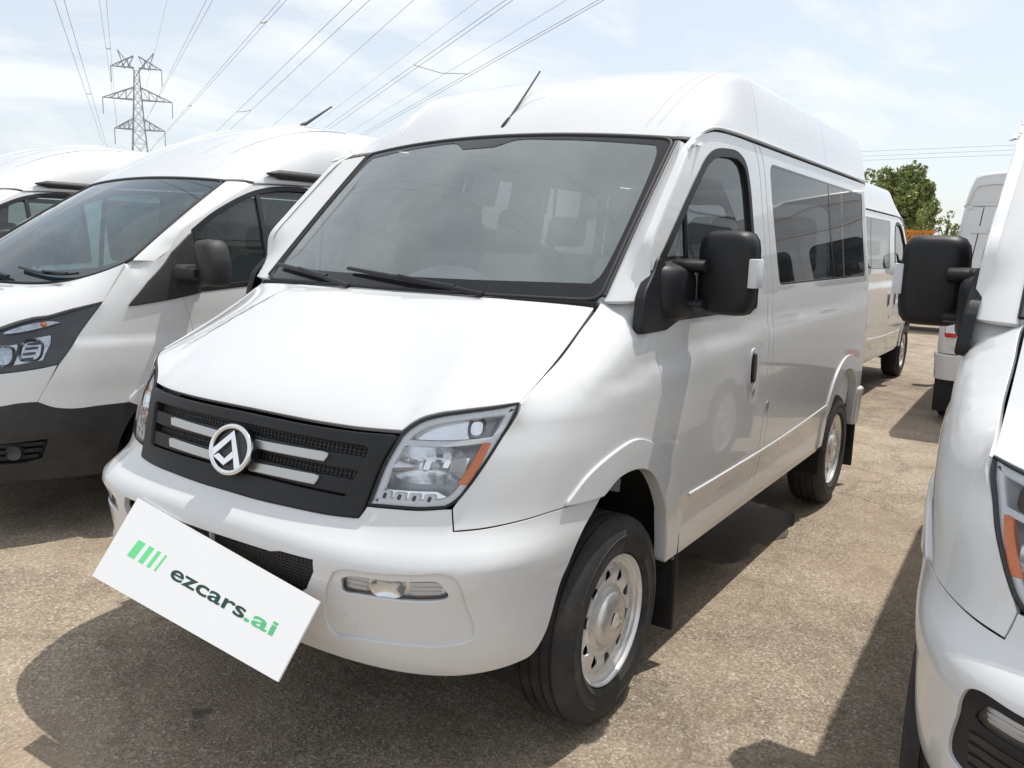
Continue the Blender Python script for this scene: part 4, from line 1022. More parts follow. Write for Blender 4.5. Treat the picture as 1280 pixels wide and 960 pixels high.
def make_highroof(name):
    root = empty(name); mir = lambda L: [(-a, b) for a, b in L[::-1]]
    aW = [(.33-.0, .705), (.40, .62)]
    arch = [(-.12+.45*math.cos(a), .36+.45*math.sin(a)) for a in np.linspace(.06, PI-.06, 26)]
    archu = tuz(arch)
    ia = min(range(26), key=lambda i: abs(arch[i][1]-.7048) if i < 13 else 9)
    af = tuz(arch[:ia+1][::-1]); af[0] = (1.1961, .7048)
    low = [T_WB, af, [af[-1], (1.10, .335), (.9, .325), (.6634, .320), (0, .31)]]
    lows = low+[mir(s) for s in low[::-1]]
    fogt = [(.60, .527), (.69, .530), (.7627, .536), (.8813, .5523), (.8496, .441), (.7794, .4216), (.60, .41)]
    fh = rounded(fogt, .012)
    bump = panel('lower_bumper', TW, lows, 'grey', root, holes=[fh, [mir(s) for s in fh[::-1]]], step=.04, gap=.002, flange=.03)
    for sg in (1, -1):
        panel('fog_recess', TW, fh, 'black', bump, off=-.04, flange=0, gap=-.02, sgn=sg, step=.04)
        for k in range(3): panel('recess_slat', TW, rounded([(.60, .43+k*.034), (.835+k*.012, .447+k*.034), (.838+k*.012, .463+k*.034), (.60, .448+k*.034)], .004), 'black', bump, off=-.012, flange=.03, gap=0, sgn=sg, step=.04)
        V, F = lathe([(.0001, 0), (.03, .002), (.038, .010), (.042, -.02)], 20); fl = mesh_obj('fog_lamp', V, F, 'darklamp', bump, smooth=50); q = TW(np.array([.745]), np.array([.482]))[0]; fl.location = (q[0], q[1]*sg, q[2]); fl.rotation_euler = (0, 0, -PI/2+.75*sg)
    up = [[(0, 1.07), (.30, 1.075), (.47, 1.08), (.50, 1.0), (.50, .868)], [(.50, .868), (.6715, .8845), (.8305, .911), (.895, .928)], [(.895, .928), (.8679, .8368), (.8353, .7418)], T_WB[:5][::-1]]
    gh = [[(0, 1.03), (.40, 1.03)], [(.40, 1.03), (.44, .90)], [(.44, .90), (.40, .80), (0, .79)]]
    panel('upper_bumper', TW, up+[mir(s) for s in up[::-1]], 'paint_bumper', root, holes=[gh+[mir(s) for s in gh[::-1]]], step=.04, gap=.002)
    panel('radiator_grille', TW, gh+[mir(s) for s in gh[::-1]], MT['mesh'], root, off=-.03, flange=0, gap=-.03, step=.05)
    for k in range(3): panel('grille_bar', TW, rounded([(-.42, .84+k*.065), (.42, .84+k*.065), (.42, .862+k*.065), (-.42, .862+k*.065)], .004), 'satin', root, off=-.005, flange=.02, gap=0, step=.05)
    for sg in (1, -1):
        hs = [T_HLT, T_HLO, T_HLB, T_HLI]
        hl = panel('headlight', TW, hs, 'lens', root, off=.003, flange=0, gap=.004, sgn=sg, step=.04)
        panel('headlight_housing', TW, hs, 'darklamp', hl, off=-.04, flange=0, gap=-.003, sgn=sg, step=.04)
        panel('indicator_lens', TW, [[(.64, 1.095), (.72, 1.130), (.82, 1.150), (.87, 1.145)], [(.87, 1.145), (.80, 1.120), (.72, 1.098), (.64, 1.085)], [(.64, 1.085), (.64, 1.095)]], 'smokechrome', hl, off=-.015, flange=.02, gap=0, sgn=sg, step=.03)
        tb_(hl, .802, 1.128, .016, .016, -.008, sg, 'indicator_bulb')
        for (a, b, c, d, m) in ((.60, .69, .905, 1.04, 'smokechrome'), (.71, .83, .93, 1.08, 'smokechrome')):
            panel('lamp_reflector', TW, [[(a, c), (b, c+.025)], [(b, c+.025), (b+.02, d-.02), (b+.015, d)], [(b+.015, d), (a+.03, d-.02)], [(a+.03, d-.02), (a, c)]], m, hl, off=-.03, flange=.02, gap=0, sgn=sg, step=.03)
        bowl(hl, .655, .975, .050, .055, -.018, sg, 'low_beam_bowl', 'smokechrome', depth=.035, W=TW)
        bowl(hl, .775, 1.005, .050, .060, -.018, sg, 'high_beam_bowl', 'smokechrome', depth=.035, W=TW)
        for k in range(4): panel('lamp_rib', TW, rounded([(.735+k*.006, .950+k*.028), (.79+k*.006, .958+k*.028), (.79+k*.006, .970+k*.028), (.735+k*.006, .962+k*.028)], .002), 'darklamp', hl, off=-.026, flange=.006, gap=0, sgn=sg, step=.03)
        edge = tuz([(q[0], q[2]) for q in T_HE[::-1]]); df = tuz(T_DF)
        top = [df[3], (float(TSH.u_of(.02, 1.47)), 1.475), edge[0]]
        fr = [[(.902, .9343), (.8679, .8368), (.8353, .7418)], T_WB[4:], archu[ia+1:19], [archu[18], df[-1]], df[::-1][:6], top, edge, T_HLO]
        fr[2] = [T_WB[-1]]+archu[ia+1:19]
        panel('front_wing', t_wing, fr, 'paint', root, step=.04, gap=.002, sgn=sg)
        oa = tuz([(-.12+.52*math.cos(a), .36+.52*math.sin(a)) for a in np.linspace(.75, PI-.3, 24)]); ib = tuz([(-.12+.448*math.cos(a), .36+.448*math.sin(a)) for a in np.linspace(.80, PI-.3, 24)])
        panel('wheel_arch_flare', TW, [oa, [oa[-1], ib[-1]], ib[::-1], [ib[0], oa[0]]], 'paint', root, off=.012, flange=.05, gap=0, sgn=sg, step=.04, rim=.006)
        panel('windscreen_pillar', t_pillar, [[(0, 0), (.14, 0)], [(.14, 0), (.14, .95)], [(.14, .95), (0, .95)], [(0, .95), (0, 0)]], 'paint', root, step=.04, gap=.002, sgn=sg)
        # door
        dr = [(-1.24, 1.945), (-1.27, 1.80), (-1.27, 1.3), (-1.24, .9), (-1.15, .42)]
        win = [[(-.20, 1.30), (-.19, 1.50), (-.21, 1.628)], [(-.21, 1.628), (-.383, 1.737), (-.673, 1.866), (-.87, 1.910), (-1.072, 1.922)], [(-1.072, 1.922), (-1.15, 1.910), (-1.175, 1.86), (-1.18, 1.80), (-1.17, 1.36)], [(-1.17, 1.36), (-.547, 1.325), (-.20, 1.30)]]
        win = [tuz(s) for s in win]
        a2 = [q for q in archu[15:]]
        dd = [df, [df[-1], archu[19]], archu[19:], [archu[-1], (TU(-1.15), .40)], tuz(dr[::-1]), [tuz(dr[:1])[0], df[0]]]
        dd[4][0] = (TU(-1.15), .40)
        door = panel('front_door', TW, dd, 'paint', root, holes=[win], step=.05, gap=.0025, sgn=sg, flange=.03)
        lp = loop_of(win, .03)
        panel('window_seal', TW, [close(inset(lp, -.014).tolist())], 'black', door, holes=[[close(inset(lp, .014).tolist())]], off=.003, flange=.006, gap=0, sgn=sg, step=.05, hflange=.02)
        panel('door_glass', TW, win, 'tside', door, off=-.012, flange=0, gap=-.01, sgn=sg, step=.08)
        dv_ = tuz([(-.70, 1.875), (-.728, 1.875), (-.728, 1.30), (-.70, 1.30)])
        panel('window_divider', TW, [[dv_[i], dv_[(i+1) % 4]] for i in range(4)], 'grey', door, off=.002, flange=.015, gap=0, sgn=sg, step=.05)
        # mirror
        sail = tuz([(.213, 1.224), (.10, 1.345), (-.055, 1.505), (-.19, 1.615), (-.20, 1.285), (-.02, 1.255)])
        mb = panel('mirror_sail', TW, [[sail[i], sail[(i+1) % 6]] for i in range(6)], 'grey', root, off=.012, flange=.04, gap=0, sgn=sg, step=.04, rim=.006)
        rings = []
        for (d, w, h) in [(0, .075, .118), (.012, .086, .128), (.06, .088, .13), (.11, .078, .122), (.14, .05, .095)]:
            rings.append([(-.24+d, sg*(1.130+a-.02*b/.13*0-.035*(b/.13)*(1 if b > 0 else 0)), 1.455+b) for a, b in srect(0, 0, w, h, 32, 4.5)])
        if sg < 0: rings = [r[::-1] for r in rings]
        hd = loft_box('mirror_housing', rings, 'grey', root)
        rings = [[(x, sg*y, z) for x, z in srect(-.12-.04*i/3, 1.395, .085, .048-.006*i, 20, 5)] for i, y in enumerate((.96, 1.0, 1.04, 1.09))]
        if sg > 0: rings = [r[::-1] for r in rings]
        loft_box('mirror_arm', rings, 'grey', hd)
        # flank
        ac = [(-3.1+.44*math.cos(a), .36+.44*math.sin(a)) for a in np.linspace(.09, PI-.09, 22)]
        w2 = rounded(tuz([(-1.36, 1.90), (-3.5, 1.90), (-3.5, 1.36), (-1.36, 1.36)]), .05, 5)
        ue_ = TSH.UR+.9
        fs = [tuz(dr), [(TU(-1.15), .42), (TU(ac[0][0]), .40)], [(TU(x), z) for x, z in ac], [(TU(ac[-1][0]), .40), (ue_, .40)], [(ue_, .40), (ue_, 1.945)], [(ue_, 1.945), tuz(dr)[0]]]
        fl_ = panel('side_panel', TW, fs, 'paint', root, holes=[w2], step=.08, gap=.0025, sgn=sg)
        panel('side_window', TW, w2, 'tint', fl_, off=-.003, flange=0, gap=-.003, sgn=sg, step=.12)
        panel('rear_door', TW, [[(ue_, .40), (TSH.UR+PI/2, .40)], [(TSH.UR+PI/2, .40), (TSH.UR+PI/2, 1.945)], [(TSH.UR+PI/2, 1.945), (ue_, 1.945)], [(ue_, 1.945), (ue_, .40)]], 'paint', root, step=.1, gap=.003, sgn=sg)
        panel('tail_lamp', TW, rounded([(ue_-.16, .8), (ue_-.02, .8), (ue_-.02, 1.3), (ue_-.16, 1.3)], .02), 'red', root, off=.01, flange=.02, gap=0, sgn=sg, step=.06)
        # black strip on the roof edge, ridges
        gx = np.linspace(-.80, -2.9, 40)
        P = TW(TU(gx), np.full(40, 1.975)); P[:, 1] += .020; P[:, 2] = 2.002
        r_ = np.full(40, .034); r_[0] = .006; r_[1] = .02
        sweep('roof_edge_strip', P*[1, sg, 1], r_, 'grey', root, n=8, scale2=.9)
        g2 = [(-.701, 1.936), (-.9, 1.950), (-1.2, 1.956), (-3.6, 1.956)]; gg = catmull(g2, 40); pts = TW(TU(gg[:, 0]), gg[:, 1]); sweep('roof_gutter', pts*[1, sg, 1], .009, 'paint', root, n=8)
        for hx in (.22, .42):
            tt = np.linspace(.25, 1.2, 24); P = t_cap(np.full(24, hx*1.2), tt); P[:, 2] += .001
            sweep('roof_ridge', P*[1, sg, 1], np.interp(tt, [.25, .45, 1.2], [.002, .012, .012]), 'paint', root, n=8, scale2=.5)
        for xc in (-.12, -3.1):
            V = []; F = []
            for k, a in enumerate(np.linspace(-.3, PI+.3, 18)):
                V += [(xc+.455*math.cos(a), sg*.94, .36+.455*math.sin(a)), (xc+.45*math.cos(a), sg*.55, .36+.45*math.sin(a))]
                if k: F.append((2*k-2, 2*k-1, 2*k+1, 2*k))
            mesh_obj('arch_liner', V, F, 'dark', root, smooth=60)
            w_ = empty('wheel', (xc, sg*.85, .335), 0 if sg > 0 else PI, root)
            V, F = lathe([(.20, .10), (.23, .108), (.29, .108), (.325, .09), (.335, .07), (.335, -.07), (.325, -.09), (.29, -.108), (.20, -.10)], 48, close=True); mesh_obj('tyre', V, F, 'rubber', w_, smooth=40)
            V, F = lathe([(.0001, .07), (.06, .072), (.10, .05), (.17, .045), (.195, .08), (.208, .098), (.20, .0)], 40); mesh_obj('rim', V, [f[::-1] for f in F], 'steel', w_, smooth=40)
    panel('bonnet', t_hood, [[(-.88, .004), (.88, .004)], [(.88, .004), (.88, .595)], [(.88, .595), (-.88, .595)], [(-.88, .595), (-.88, .004)]], 'paint', root, step=.045, gap=.002, flange=.02)
    wr = rounded([(-.8, 0), (.8, 0), (.8, 1.1), (-.8, 1.1)], .06)
    panel('windscreen', t_ws, wr, 'tws', root, flange=0, gap=.003, step=.06)
    hole = rounded([(-.76, .085), (.76, .085), (.765, 1.05), (-.765, 1.05)], .05)
    panel('windscreen_border', t_ws, wr, 'blackgloss', root, holes=[hole], off=-.003, flange=0, gap=.004, step=.05)
    lp = loop_of(wr, .04); sweep('windscreen_seal', t_ws(lp[:, 0], lp[:, 1]), .008, 'seal', root, n=6, closed=True, up=(.6, 0, .8), smooth=80)
    for (h0, h1) in ((.62, .12), (.10, -.45)):
        a = t_ws(np.linspace(h0, h1, 12), np.linspace(.02, .09, 12))+np.array([.01, 0, .018]); wp = sweep('wiper', a, .012, 'black', root, n=6, scale2=.6)
        sweep('wiper_arm', np.linspace(a[5]+np.array([.01, 0, .012]), a[0]+np.array([.06, 0, .0]), 6), .011, 'black', wp, n=6, scale2=.6)
    rbox('washer_nozzle', (.60, -.42, 1.262), (.64, -.37, 1.29), 'black', root, bev=.006)
    panel('roof_cap', t_cap, [[(-1.2, 0), (1.2, 0)], [(1.2, 0), (1.2, 1.2)], [(1.2, 1.2), (-1.2, 1.2)], [(-1.2, 1.2), (-1.2, 0)]], 'paint', root, step=.05, gap=.002, flange=.01, aim=(-1.2, 0, 1.0))
    panel('roof_panel', t_roof, [[(-1.2, -1.75), (1.2, -1.75)], [(1.2, -1.75), (1.2, -3.82)], [(1.2, -3.82), (-1.2, -3.82)], [(-1.2, -3.82), (-1.2, -1.75)]], 'paint', root, step=.08, gap=.002, aim=(-2.5, 0, 1.0))
    sweep('roof_aerial', [(-1.70, .15, 2.42), (-1.72, .15, 2.45), (-1.76, .15, 2.47), (-2.02, .15, 2.63)], [.022, .018, .012, .006], 'black', root, n=8)
    rbox('underbody', (-3.7, -.78, .33), (.55, .78, .45), 'dark', root, bev=.03)
    rbox('engine_bay', (.30, -.55, .40), (.66, .55, 1.0), 'dark', root, bev=.03)
    rbox('cabin_floor', (-3.7, -.85, .55), (-.3, .85, .60), 'lining', root, bev=.01)
    # dashboard and seats
    V = []; F = []
    for i, y in enumerate(np.linspace(-.86, .86, 17)):
        xb = .33-.10*(y/.86)**4; V += [(xb, y, 1.30), (xb-.2, y, 1.31), (xb-.42, y, 1.30), (xb-.5, y, 1.2), (xb-.45, y, .7)]
        if i:
            for j in range(4): F.append(((i-1)*5+j, (i-1)*5+j+1, i*5+j+1, i*5+j))
    mesh_obj('dashboard', V, F, 'fabric', root, smooth=50)
    c0 = np.array([-.30, .42, 1.24]); e1 = np.array([0, 1., 0]); e2 = np.array([-.55, 0, .83]); sweep('steering_wheel', [c0+.19*(math.cos(a)*e1+math.sin(a)*e2) for a in np.arange(28)*2*PI/28], .015, 'black', root, n=7, closed=True, up=(.83, 0, .55))
    for x, y in ((-.85, .43), (-.85, -.3), (-.85, -.62), (-1.8, .5), (-1.8, -.1), (-1.8, -.6)):
        st = rbox('seat', (x-.05, y-.2, .80), (x+.42, y+.2, .95), 'fabric', root, bev=.05, seg=3); lean = lambda c, x=x: (c.x-(c.z-.95)*.22, c.y, c.z)
        rbox('backrest', (x-.13, y-.2, .92), (x, y+.2, 1.48), 'fabric', st, bev=.05, seg=3, taper=lean); rbox('headrest', (x-.12, y-.12, 1.52), (x-.03, y+.12, 1.68), 'fabric', st, bev=.04, seg=3, taper=lean)
    panel('headliner', t_cap, [[(-1.0, .1), (1.0, .1)], [(1.0, .1), (1.0, 1.2)], [(1.0, 1.2), (-1.0, 1.2)], [(-1.0, 1.2), (-1.0, .1)]], 'lining', root, off=-.03, flange=0, gap=0, step=.12, aim=(-1.2, 0, 1.0))
    return root

def tb_(parent, u, z, ru, rz, off, sg, name):
    P = TW(np.array([u]), np.array([z]))[0]; r = []
    n = np.array([P[0]+.2, P[1]*1.0, 0]); n /= np.linalg.norm(n)
    return sweep(name, [(P+n*(off-.02))*[1, sg, 1], (P+n*(off-.008))*[1, sg, 1], (P+n*off)*[1, sg, 1]], [ru, ru, ru*.5], 'orange', parent, n=12)

tv = make_highroof('high_roof_van')
tv.location = (-.35, -2.99, 0)
tag(tv, 'white high-roof van with dark bumper and black mirror, left of the middle van', 'van', 'white high-roof vans with black bumpers')
tv2 = copy_tree(tv); tv2.location = (-.45, -6.05, 0)
for ch in list(tv2.children):
    if ch.name.startswith('roof_aerial'): bpy.data.objects.remove(ch)
tag(tv2, 'white high-roof van at the far left edge, only roof and side glass showing', 'van', 'white high-roof vans with black bumpers')

# ------------------------------------------------------------------ added card standing in for a flat overlay, tilted to catch the sun
CARD = np.array([[.893, -.356, .745], [.924, .533, .639], [1.056, .514, .459], [1.055, -.365, .524]])
cn = np.cross(CARD[1]-CARD[0], CARD[3]-CARD[0]); cn /= np.linalg.norm(cn)
if cn[0] < 0: cn = -cn
def cpos(a, b, d=0.0): return (CARD[0]*(1-a)+CARD[1]*a)*(1-b)+(CARD[3]*(1-a)+CARD[2]*a)*b+cn*d
croot = empty('overlay_card', tuple(cpos(.5, 0)))
OFF = np.array(cpos(.5, 0))
def cmesh(name, V2, F, d0, d1, m):
    k = len(V2); V = [cpos(a, b, d1)-OFF for a, b in V2]+[cpos(a, b, d0)-OFF for a, b in V2]; FF = []
    for f in F:
        q = np.array([V[i] for i in f[:3]]); n = np.cross(q[1]-q[0], q[2]-q[0])
        f = f if n@cn > 0 else f[::-1]
        FF += [tuple(f), tuple(i+k for i in f[::-1])]
    cnt = {}
    for f in FF[::2]:
        for i in range(len(f)): e = (f[i], f[(i+1) % len(f)]); cnt[e] = 1
    for (a, b) in list(cnt):
        if (b, a) not in cnt: FF.append((b, a, a+k, b+k))
    return mesh_obj(name, V, FF, m, croot)
cmesh('board', [(0, 0), (1, 0), (1, 1), (0, 1)], [(0, 1, 2, 3)], -.006, 0, 'white')
for a, w in ((.126, .044), (.1946, .029), (.246, .0195), (.290, .0115)):
    cmesh('printed_bar', [(a, .405), (a+w, .405), (a+w-.014, .618), (a-.014, .618)], [(0, 1, 2, 3)], .0002, .0006, 'green')
def ctext(name, txt, a0, a1, base, xh, m):
    cu = bpy.data.curves.new(name, 'FONT'); cu.body = txt; cu.offset = .017; cu.resolution_u = 6
    ob = bpy.data.objects.new(name, cu); COL.objects.link(ob); bpy.context.view_layer.update()
    me = bpy.data.meshes.new_from_object(ob.evaluated_get(bpy.context.evaluated_depsgraph_get()))
    P = np.array([tuple(v.co) for v in me.vertices]); F = [tuple(f.vertices) for f in me.polygons]
    bpy.data.objects.remove(ob); bpy.data.curves.remove(cu); bpy.data.meshes.remove(me)
    x0, x1 = P[:, 0].min(), P[:, 0].max()
    xhu = .54
    V2 = [(a0+(x-x0)/(x1-x0)*(a1-a0), base-y/xhu*xh) for x, y in P[:, :2]]
    return cmesh(name, V2, F, .0002, .0006, m)
ctext('printed_text', 'ezcars', .3605, .755, .597, .128, 'dgreen')
ctext('printed_text', '.ai', .757, .899, .597, .128, 'green2')
for a in (.3, .7):
    q = cpos(a, .25, -.004)-OFF; e = np.array([.84, cpos(a, .25)[1], .60])-OFF
    sweep('clip', [q, q*.5+e*.5+np.array([0, 0, -.004]), e], .007, 'black', croot, n=8)  # clips added to hold the stand-in card
tag(croot, 'white overlay built as an added card reading ezcars.ai in green, tilted on the front bumper of the middle van', 'sign')

# ------------------------------------------------------------------ beyond the vans
def at(u, v, z=None, dist=None):
    """point seen in a given direction, at a height or a distance"""
    D = cf+cr*((u-640)/1025.874)+cdn*((v-480)/1025.874); o = Vector((2.3736, 2.1047, 1.5981))
    return o+D*(((z-o.z)/D.z) if z is not None else dist)

def bars_obj(name, segs, r, m, parent=None, n=4):
    V, F = [], []
    for a, b, rr in segs:
        a, b = Vector(a), Vector(b); t = (b-a).normalized(); up = Vector((0, 0, 1)) if abs(t.z) < .9 else Vector((1, 0, 0)); x = t.cross(up).normalized(); y = x.cross(t); k = len(V)
        for p in (a, b):
            for i in range(n): an = 2*PI*(i+.5)/n; V.append(p+(x*math.cos(an)+y*math.sin(an))*rr)
        F += [(k+i, k+(i+1) % n, k+n+(i+1) % n, k+n+i) for i in range(n)]
    return mesh_obj(name, V, F, m, parent)

# transmission tower, about 230 m away
Pb = at(180, 293, dist=228); Pb.z = 0
tower = empty('transmission_tower', Pb, 0)
right = Vector((cr.x, cr.y, 0)).normalized(); right = (right*math.cos(.35)+Vector((0, 0, 1)).cross(right)*math.sin(.35)); fwd = Vector((0, 0, 1)).cross(right)
mpp = 228/1025.874
zv = lambda v: 1.6+(293-v)*mpp
wid = lambda z: 3.0*max(0.0, 1-z/zv(95))**1.15+.6
def corner(z, i): w = wid(z); return right*(w*(1 if i in (0, 3) else -1))+fwd*(w*(1 if i < 2 else -1))+Vector((0, 0, z))
zs = [0, 7, 13, 18, 22.5, 26.2, 29.5, 32.5, 35.5, 38.2, 40.6, 42.8, zv(97)]
seg = []
for i in range(4):
    for a, b in zip(zs[:-1], zs[1:]): seg.append((corner(a, i), corner(b, i), .12))
bars_obj('tower_leg', seg, .1, 'steelgrey', tower)
seg = []
for a, b in zip(zs[:-1], zs[1:]):
    for i in range(4):
        j = (i+1) % 4; seg += [(corner(a, i), corner(b, j), .07), (corner(a, j), corner(b, i), .07), (corner(b, i), corner(b, j), .06)]
bars_obj('tower_bracing', seg, .06, 'steelgrey', tower)
for v, l, rr_, hgt in ((94, 32, 32, 3.0), (131, 44, 44, 3.2), (166, 31, 33, 2.8)):
    z = zv(v)
    for s, ln in ((-1, l), (1, rr_)):
        seg = []; tip = right*(s*ln*mpp*.88)+Vector((0, 0, z))
        for f in (-1, 1):
            w = wid(z); r0 = right*(s*w)+fwd*(f*w)+Vector((0, 0, z)); r1 = right*(s*wid(z+hgt))+fwd*(f*wid(z+hgt))+Vector((0, 0, z+hgt)); seg += [(r0, tip, .15), (r1, tip, .13)]
            for k in (.25, .5, .75): seg += [(r0.lerp(tip, k), r1.lerp(tip, k), .07), (r0.lerp(tip, k), r1.lerp(tip, max(0, k-.25)), .07)]
        bars_obj('cross_arm', seg, .1, 'steelgrey', tower)
    for s, ln in ((-1, l), (1, rr_)):
        tip = right*(s*ln*mpp*.88)+Vector((0, 0, z)); V, F = [], []
        sweep('insulator', [tip, tip-Vector((0, 0, 1.6)), tip-Vector((0, 0, 4.2))], .11, 'steelgrey', tower, n=6, up=(1, 0, 0))
seg = []
for s in (-1, 1):
    seg = []; tip = right*(s*20*mpp)+Vector((0, 0, zv(75))); z = zv(97)
    for f in (-1, 1): seg += [(right*(s*.6)+fwd*f*.6+Vector((0, 0, z)), tip, .14), (right*(s*13*mpp)+Vector((0, 0, zv(96))), tip, .10)]
    bars_obj('earth_peak', seg, .1, 'steelgrey', tower)
tag(tower, 'grey steel lattice transmission tower rising behind the left vans', 'tower')

# conductors, strung parallel overhead at about 26 m
WIRES = [((68, 0), (129, 180), .030), ((80, 0), (133, 182), .030), ((124, 0), (137, 92), .020), ((133, 0), (141, 95), .020), ((209, 0), (190, 80), .012),
         ((258, 0), (202, 112), .022), ((266, 0), (206, 108), .022), ((350, 0), (214, 157), .026), ((358, 0), (219, 154), .026), ((440, 0), (272, 163), .030), ((462, 0), (290, 160), .030),
         ((517, 0), (338, 160), .024), ((598, 0), (390, 158), .016), ((632, 0), (420, 150), .030), ((641, 0), (428, 150), .030), ((708, 0), (445, 160), .020), ((748, 0), (460, 163), .030), ((755, 0), (468, 162), .030)]
WP = []
for k, (a, b, r) in enumerate(WIRES):
    H = 26+.0*k
    A, B = at(*a, z=H), at(*b, z=H); d = (A-B).normalized(); near = A+d*190; far = B-d*70; n = 60
    pts = [near.lerp(far, i/(n-1)) for i in range(n)]
    for i, p in enumerate(pts):
        s = (p-A).dot(-d)
        p.z = H+max(0, -s-40)**2*.0006
    WP.append(pts)
    o = sweep('power_line', [tuple(p) for p in pts], r, 'wire', None, n=5)
    where = ['leftmost', 'second from the left', 'third from the left', 'fourth from the left', 'thin, fifth from the left', 'sixth from the left', 'seventh from the left', 'eighth from the left', 'ninth from the left', 'tenth from the left', 'eleventh from the left', 'twelfth from the left', 'faint, thirteenth from the left', 'fifth from the right', 'fourth from the right', 'third from the right', 'second from the right', 'rightmost'][k]
    tag(o, 'thin overhead power line crossing the upper sky, %s' % where, 'power line', 'power lines overhead')
def spacer(i, j, v, lab):
    best = None
    P, Q = WP[i], WP[j]
    def pix(p): q = p-Vector((2.3736, 2.1047, 1.5981)); return 480+1025.874*q.dot(cdn)/q.dot(cf) if q.dot(cf) > 1 else -9e9
    fine = lambda L: [L[k].lerp(L[k+1], t/12) for k in range(len(L)-1) for t in range(12)]
    p = min(fine(P), key=lambda a: abs(pix(a)-v[0])); q = min(fine(Q), key=lambda a: abs(pix(a)-v[1]))
    mid = p.lerp(q, .5)-Vector((0, 0, .12 if abs(v[0]-v[1]) < 5 else .5))
    o = sweep('line_spacer', [tuple(p), tuple(p.lerp(mid, .6)), tuple(mid), tuple(q.lerp(mid, .6)), tuple(q)], .055, 'wire', None, n=5)
    tag(o, lab, 'spacer', 'spacers on the power lines')
spacer(0, 1, (117, 117), 'small dark spacer between the two leftmost power lines')
spacer(2, 3, (60, 60), 'small spacer on the line pair right above the tower')
spacer(7, 8, (132, 131), 'small spacer low on the line pair right of the tower')
spacer(7, 8, (28, 26), 'small spacer high on the line pair near the upper edge')
spacer(9, 10, (140, 138), 'small spacer on the wide line pair above the left van roof')
spacer(13, 16, (81, 92), 'curved jumper cable slung between two line pairs in the sky')
# faint far lines on the right
for k, v in enumerate(((188, 182), (194, 188), (199, 194))):
    a, b = at(1040, v[0]+3, dist=210), at(1300, v[1]-2, dist=190)
    n = 20; pts = [a.lerp(b, i/(n-1)) for i in range(n)]
    o = sweep('power_line', [tuple(p) for p in pts], .035, 'wire', None, n=5)
    tag(o, 'faint far power line at the right, %s of three' % ('top', 'middle', 'lowest')[k], 'power line', 'power lines overhead')

# trees
def leaf_mat(name, a, b):
    m, N, L, bs = node_mat(name)
    oi = N.new('ShaderNodeTexCoord'); nz = N.new('ShaderNodeTexNoise'); nz.inputs['Scale'].default_value = .9; nz.inputs['Detail'].default_value = 5
    L.new(oi.outputs['Object'], nz.inputs['Vector']); r = N.new('ShaderNodeValToRGB'); r.color_ramp.elements[0].position = .35; r.color_ramp.elements[1].position = .65
    r.color_ramp.elements[0].color = (*a, 1); r.color_ramp.elements[1].color = (*b, 1); L.new(nz.outputs['Fac'], r.inputs[0]); L.new(r.outputs[0], bs.inputs['Base Color'])
    bs.inputs['Roughness'].default_value = .55; bs.inputs['Subsurface Weight'].default_value = 0
    return m
MT['leaf'] = leaf_mat('tree_leaves', (.13, .175, .055), (.30, .34, .11))
MT['leaf2'] = leaf_mat('shrub_leaves', (.16, .21, .05), (.30, .35, .11))
MT['bark'] = mat('bark', (.09, .07, .05), .9, var=.3, bump=.6, bscale=30)
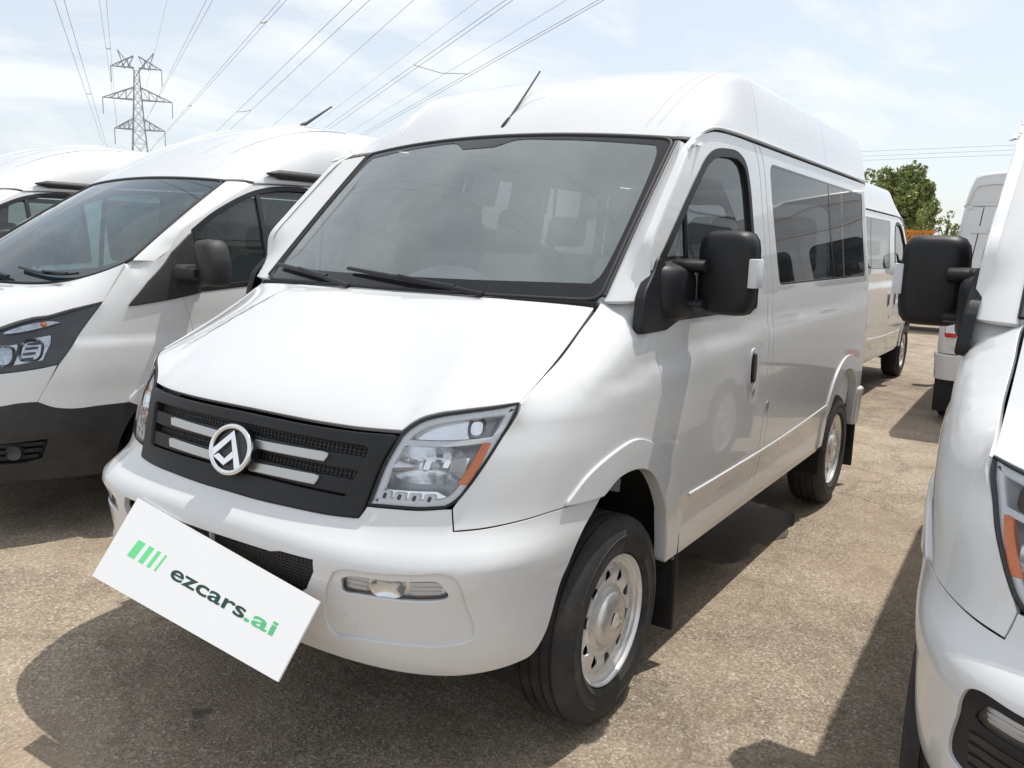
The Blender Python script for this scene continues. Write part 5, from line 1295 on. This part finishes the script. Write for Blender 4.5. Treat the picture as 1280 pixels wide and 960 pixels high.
def tree(name, base, h, rx, nclump, nleaf, ls, m, label, cat, seed, low=.25):
    g = np.random.default_rng(seed); root = empty(name, base); limbs = []
    cl = []
    while len(cl) < nclump:
        q = g.uniform(-1, 1, 3)
        if q@q > 1: continue
        w = 1-.25*max(0, q[2])
        cl.append((q*np.array([rx*w, rx*w, h*(1-low)/2])*.86+np.array([0, 0, h*(1+low)/2]), g.uniform(.16, .30)*rx))
    V, F = [], []
    for c, r in cl:
        k = nleaf//nclump; d = g.normal(size=(k, 3)); d /= np.linalg.norm(d, axis=1)[:, None]; P = c+d*r*g.uniform(.55, 1.05, (k, 1))
        for p in P:
            a = g.normal(size=3); a /= np.linalg.norm(a); b = np.cross(a, g.normal(size=3)); b /= np.linalg.norm(b)+1e-9; s = ls*g.uniform(.6, 1.3); i = len(V)
            V += [p+a*s, p+b*s*.55, p-a*s, p-b*s*.55]; F.append((i, i+1, i+2, i+3))
    mesh_obj('crown', V, F, m, root)
    sweep('trunk', [(0, 0, 0), (.1, 0, h*.15), (.0, .1, h*.3), (.1, .1, h*.55), (.0, .1, h*.8)], [h*.032, h*.026, h*.022, h*.014, h*.005], 'bark', root, n=9, up=(1, 0, 0))
    for k in range(7):
        c = cl[k*len(cl)//7][0]; s = np.array([.05, .05, h*g.uniform(.2, .4)]); sweep('limb', [s, (s+c)/2+g.normal(size=3)*.1, c], [h*.013, h*.009, h*.003], 'bark', root, n=6, up=(1, 0, .2))
    return tag(root, label, cat)
b = at(1119, 330, dist=62); b.z = 0
tree('broadleaf_tree', b, 8.9, 2.75, 60, 19000, .17, 'leaf', 'dense green tree behind the vans at the right', 'tree', 3, .22)
b = at(1062, 330, dist=68); b.z = 0
tree('broadleaf_tree', b, 8.6, 3.0, 30, 5000, .17, 'leaf', 'green tree mostly hidden behind the rear of the middle van', 'tree', 5, .22)
for k, (u, d, h, rx, lab) in enumerate(((1150, 52, 4.9, 1.3, 'bright green bush right below the dense tree'), (1178, 58, 5.2, 1.1, 'thin pale shrub between the tree and the turned van'), (1198, 58, 4.7, 1.2, 'small pale shrub beside the turned van'))):
    b = at(u, 330, dist=d); b.z = 0
    tree('roadside_shrub', b, h, rx, 16, 1500 if k == 0 else 700, .10, 'leaf2', lab, 'shrub', 20+k, .15)
# orange gantry
MT['orangepaint'] = mat('orange_paint', (.60, .20, .02), .5, var=.15, scale=2)
g0, g1 = at(1092, 290, dist=40), at(1168, 288, dist=40); zt_, zb_ = at(1140, 289, dist=40).z, at(1140, 301, dist=40).z
gr_ = empty('orange_gantry', (g0.x, g0.y, 0)); ax = Vector((g1.x-g0.x, g1.y-g0.y, 0)); Lg = ax.length; ax.normalize()
def gp(s, z): return Vector((ax.x*s, ax.y*s, z))
bars_obj('rail', [(gp(0, zt_), gp(Lg, zt_), .09), (gp(0, zb_), gp(Lg, zb_), .09)], .1, 'orangepaint', gr_)
nb = 8
for k in range(nb):
    s = (k+.5)/nb*Lg
    bars_obj('cross_piece', [(gp(s-.12, zb_), gp(s-.12, zt_), .10), (gp(s-.12, zb_), gp(s+Lg/nb*.5, zt_), .06)], .1, 'orangepaint', gr_)
for s in (.1, Lg-.1): bars_obj('post', [(gp(s, 0), gp(s, zb_), .12)], .12, 'orangepaint', gr_)
tag(gr_, 'orange steel gantry beam seen under the trees at the right', 'gantry')
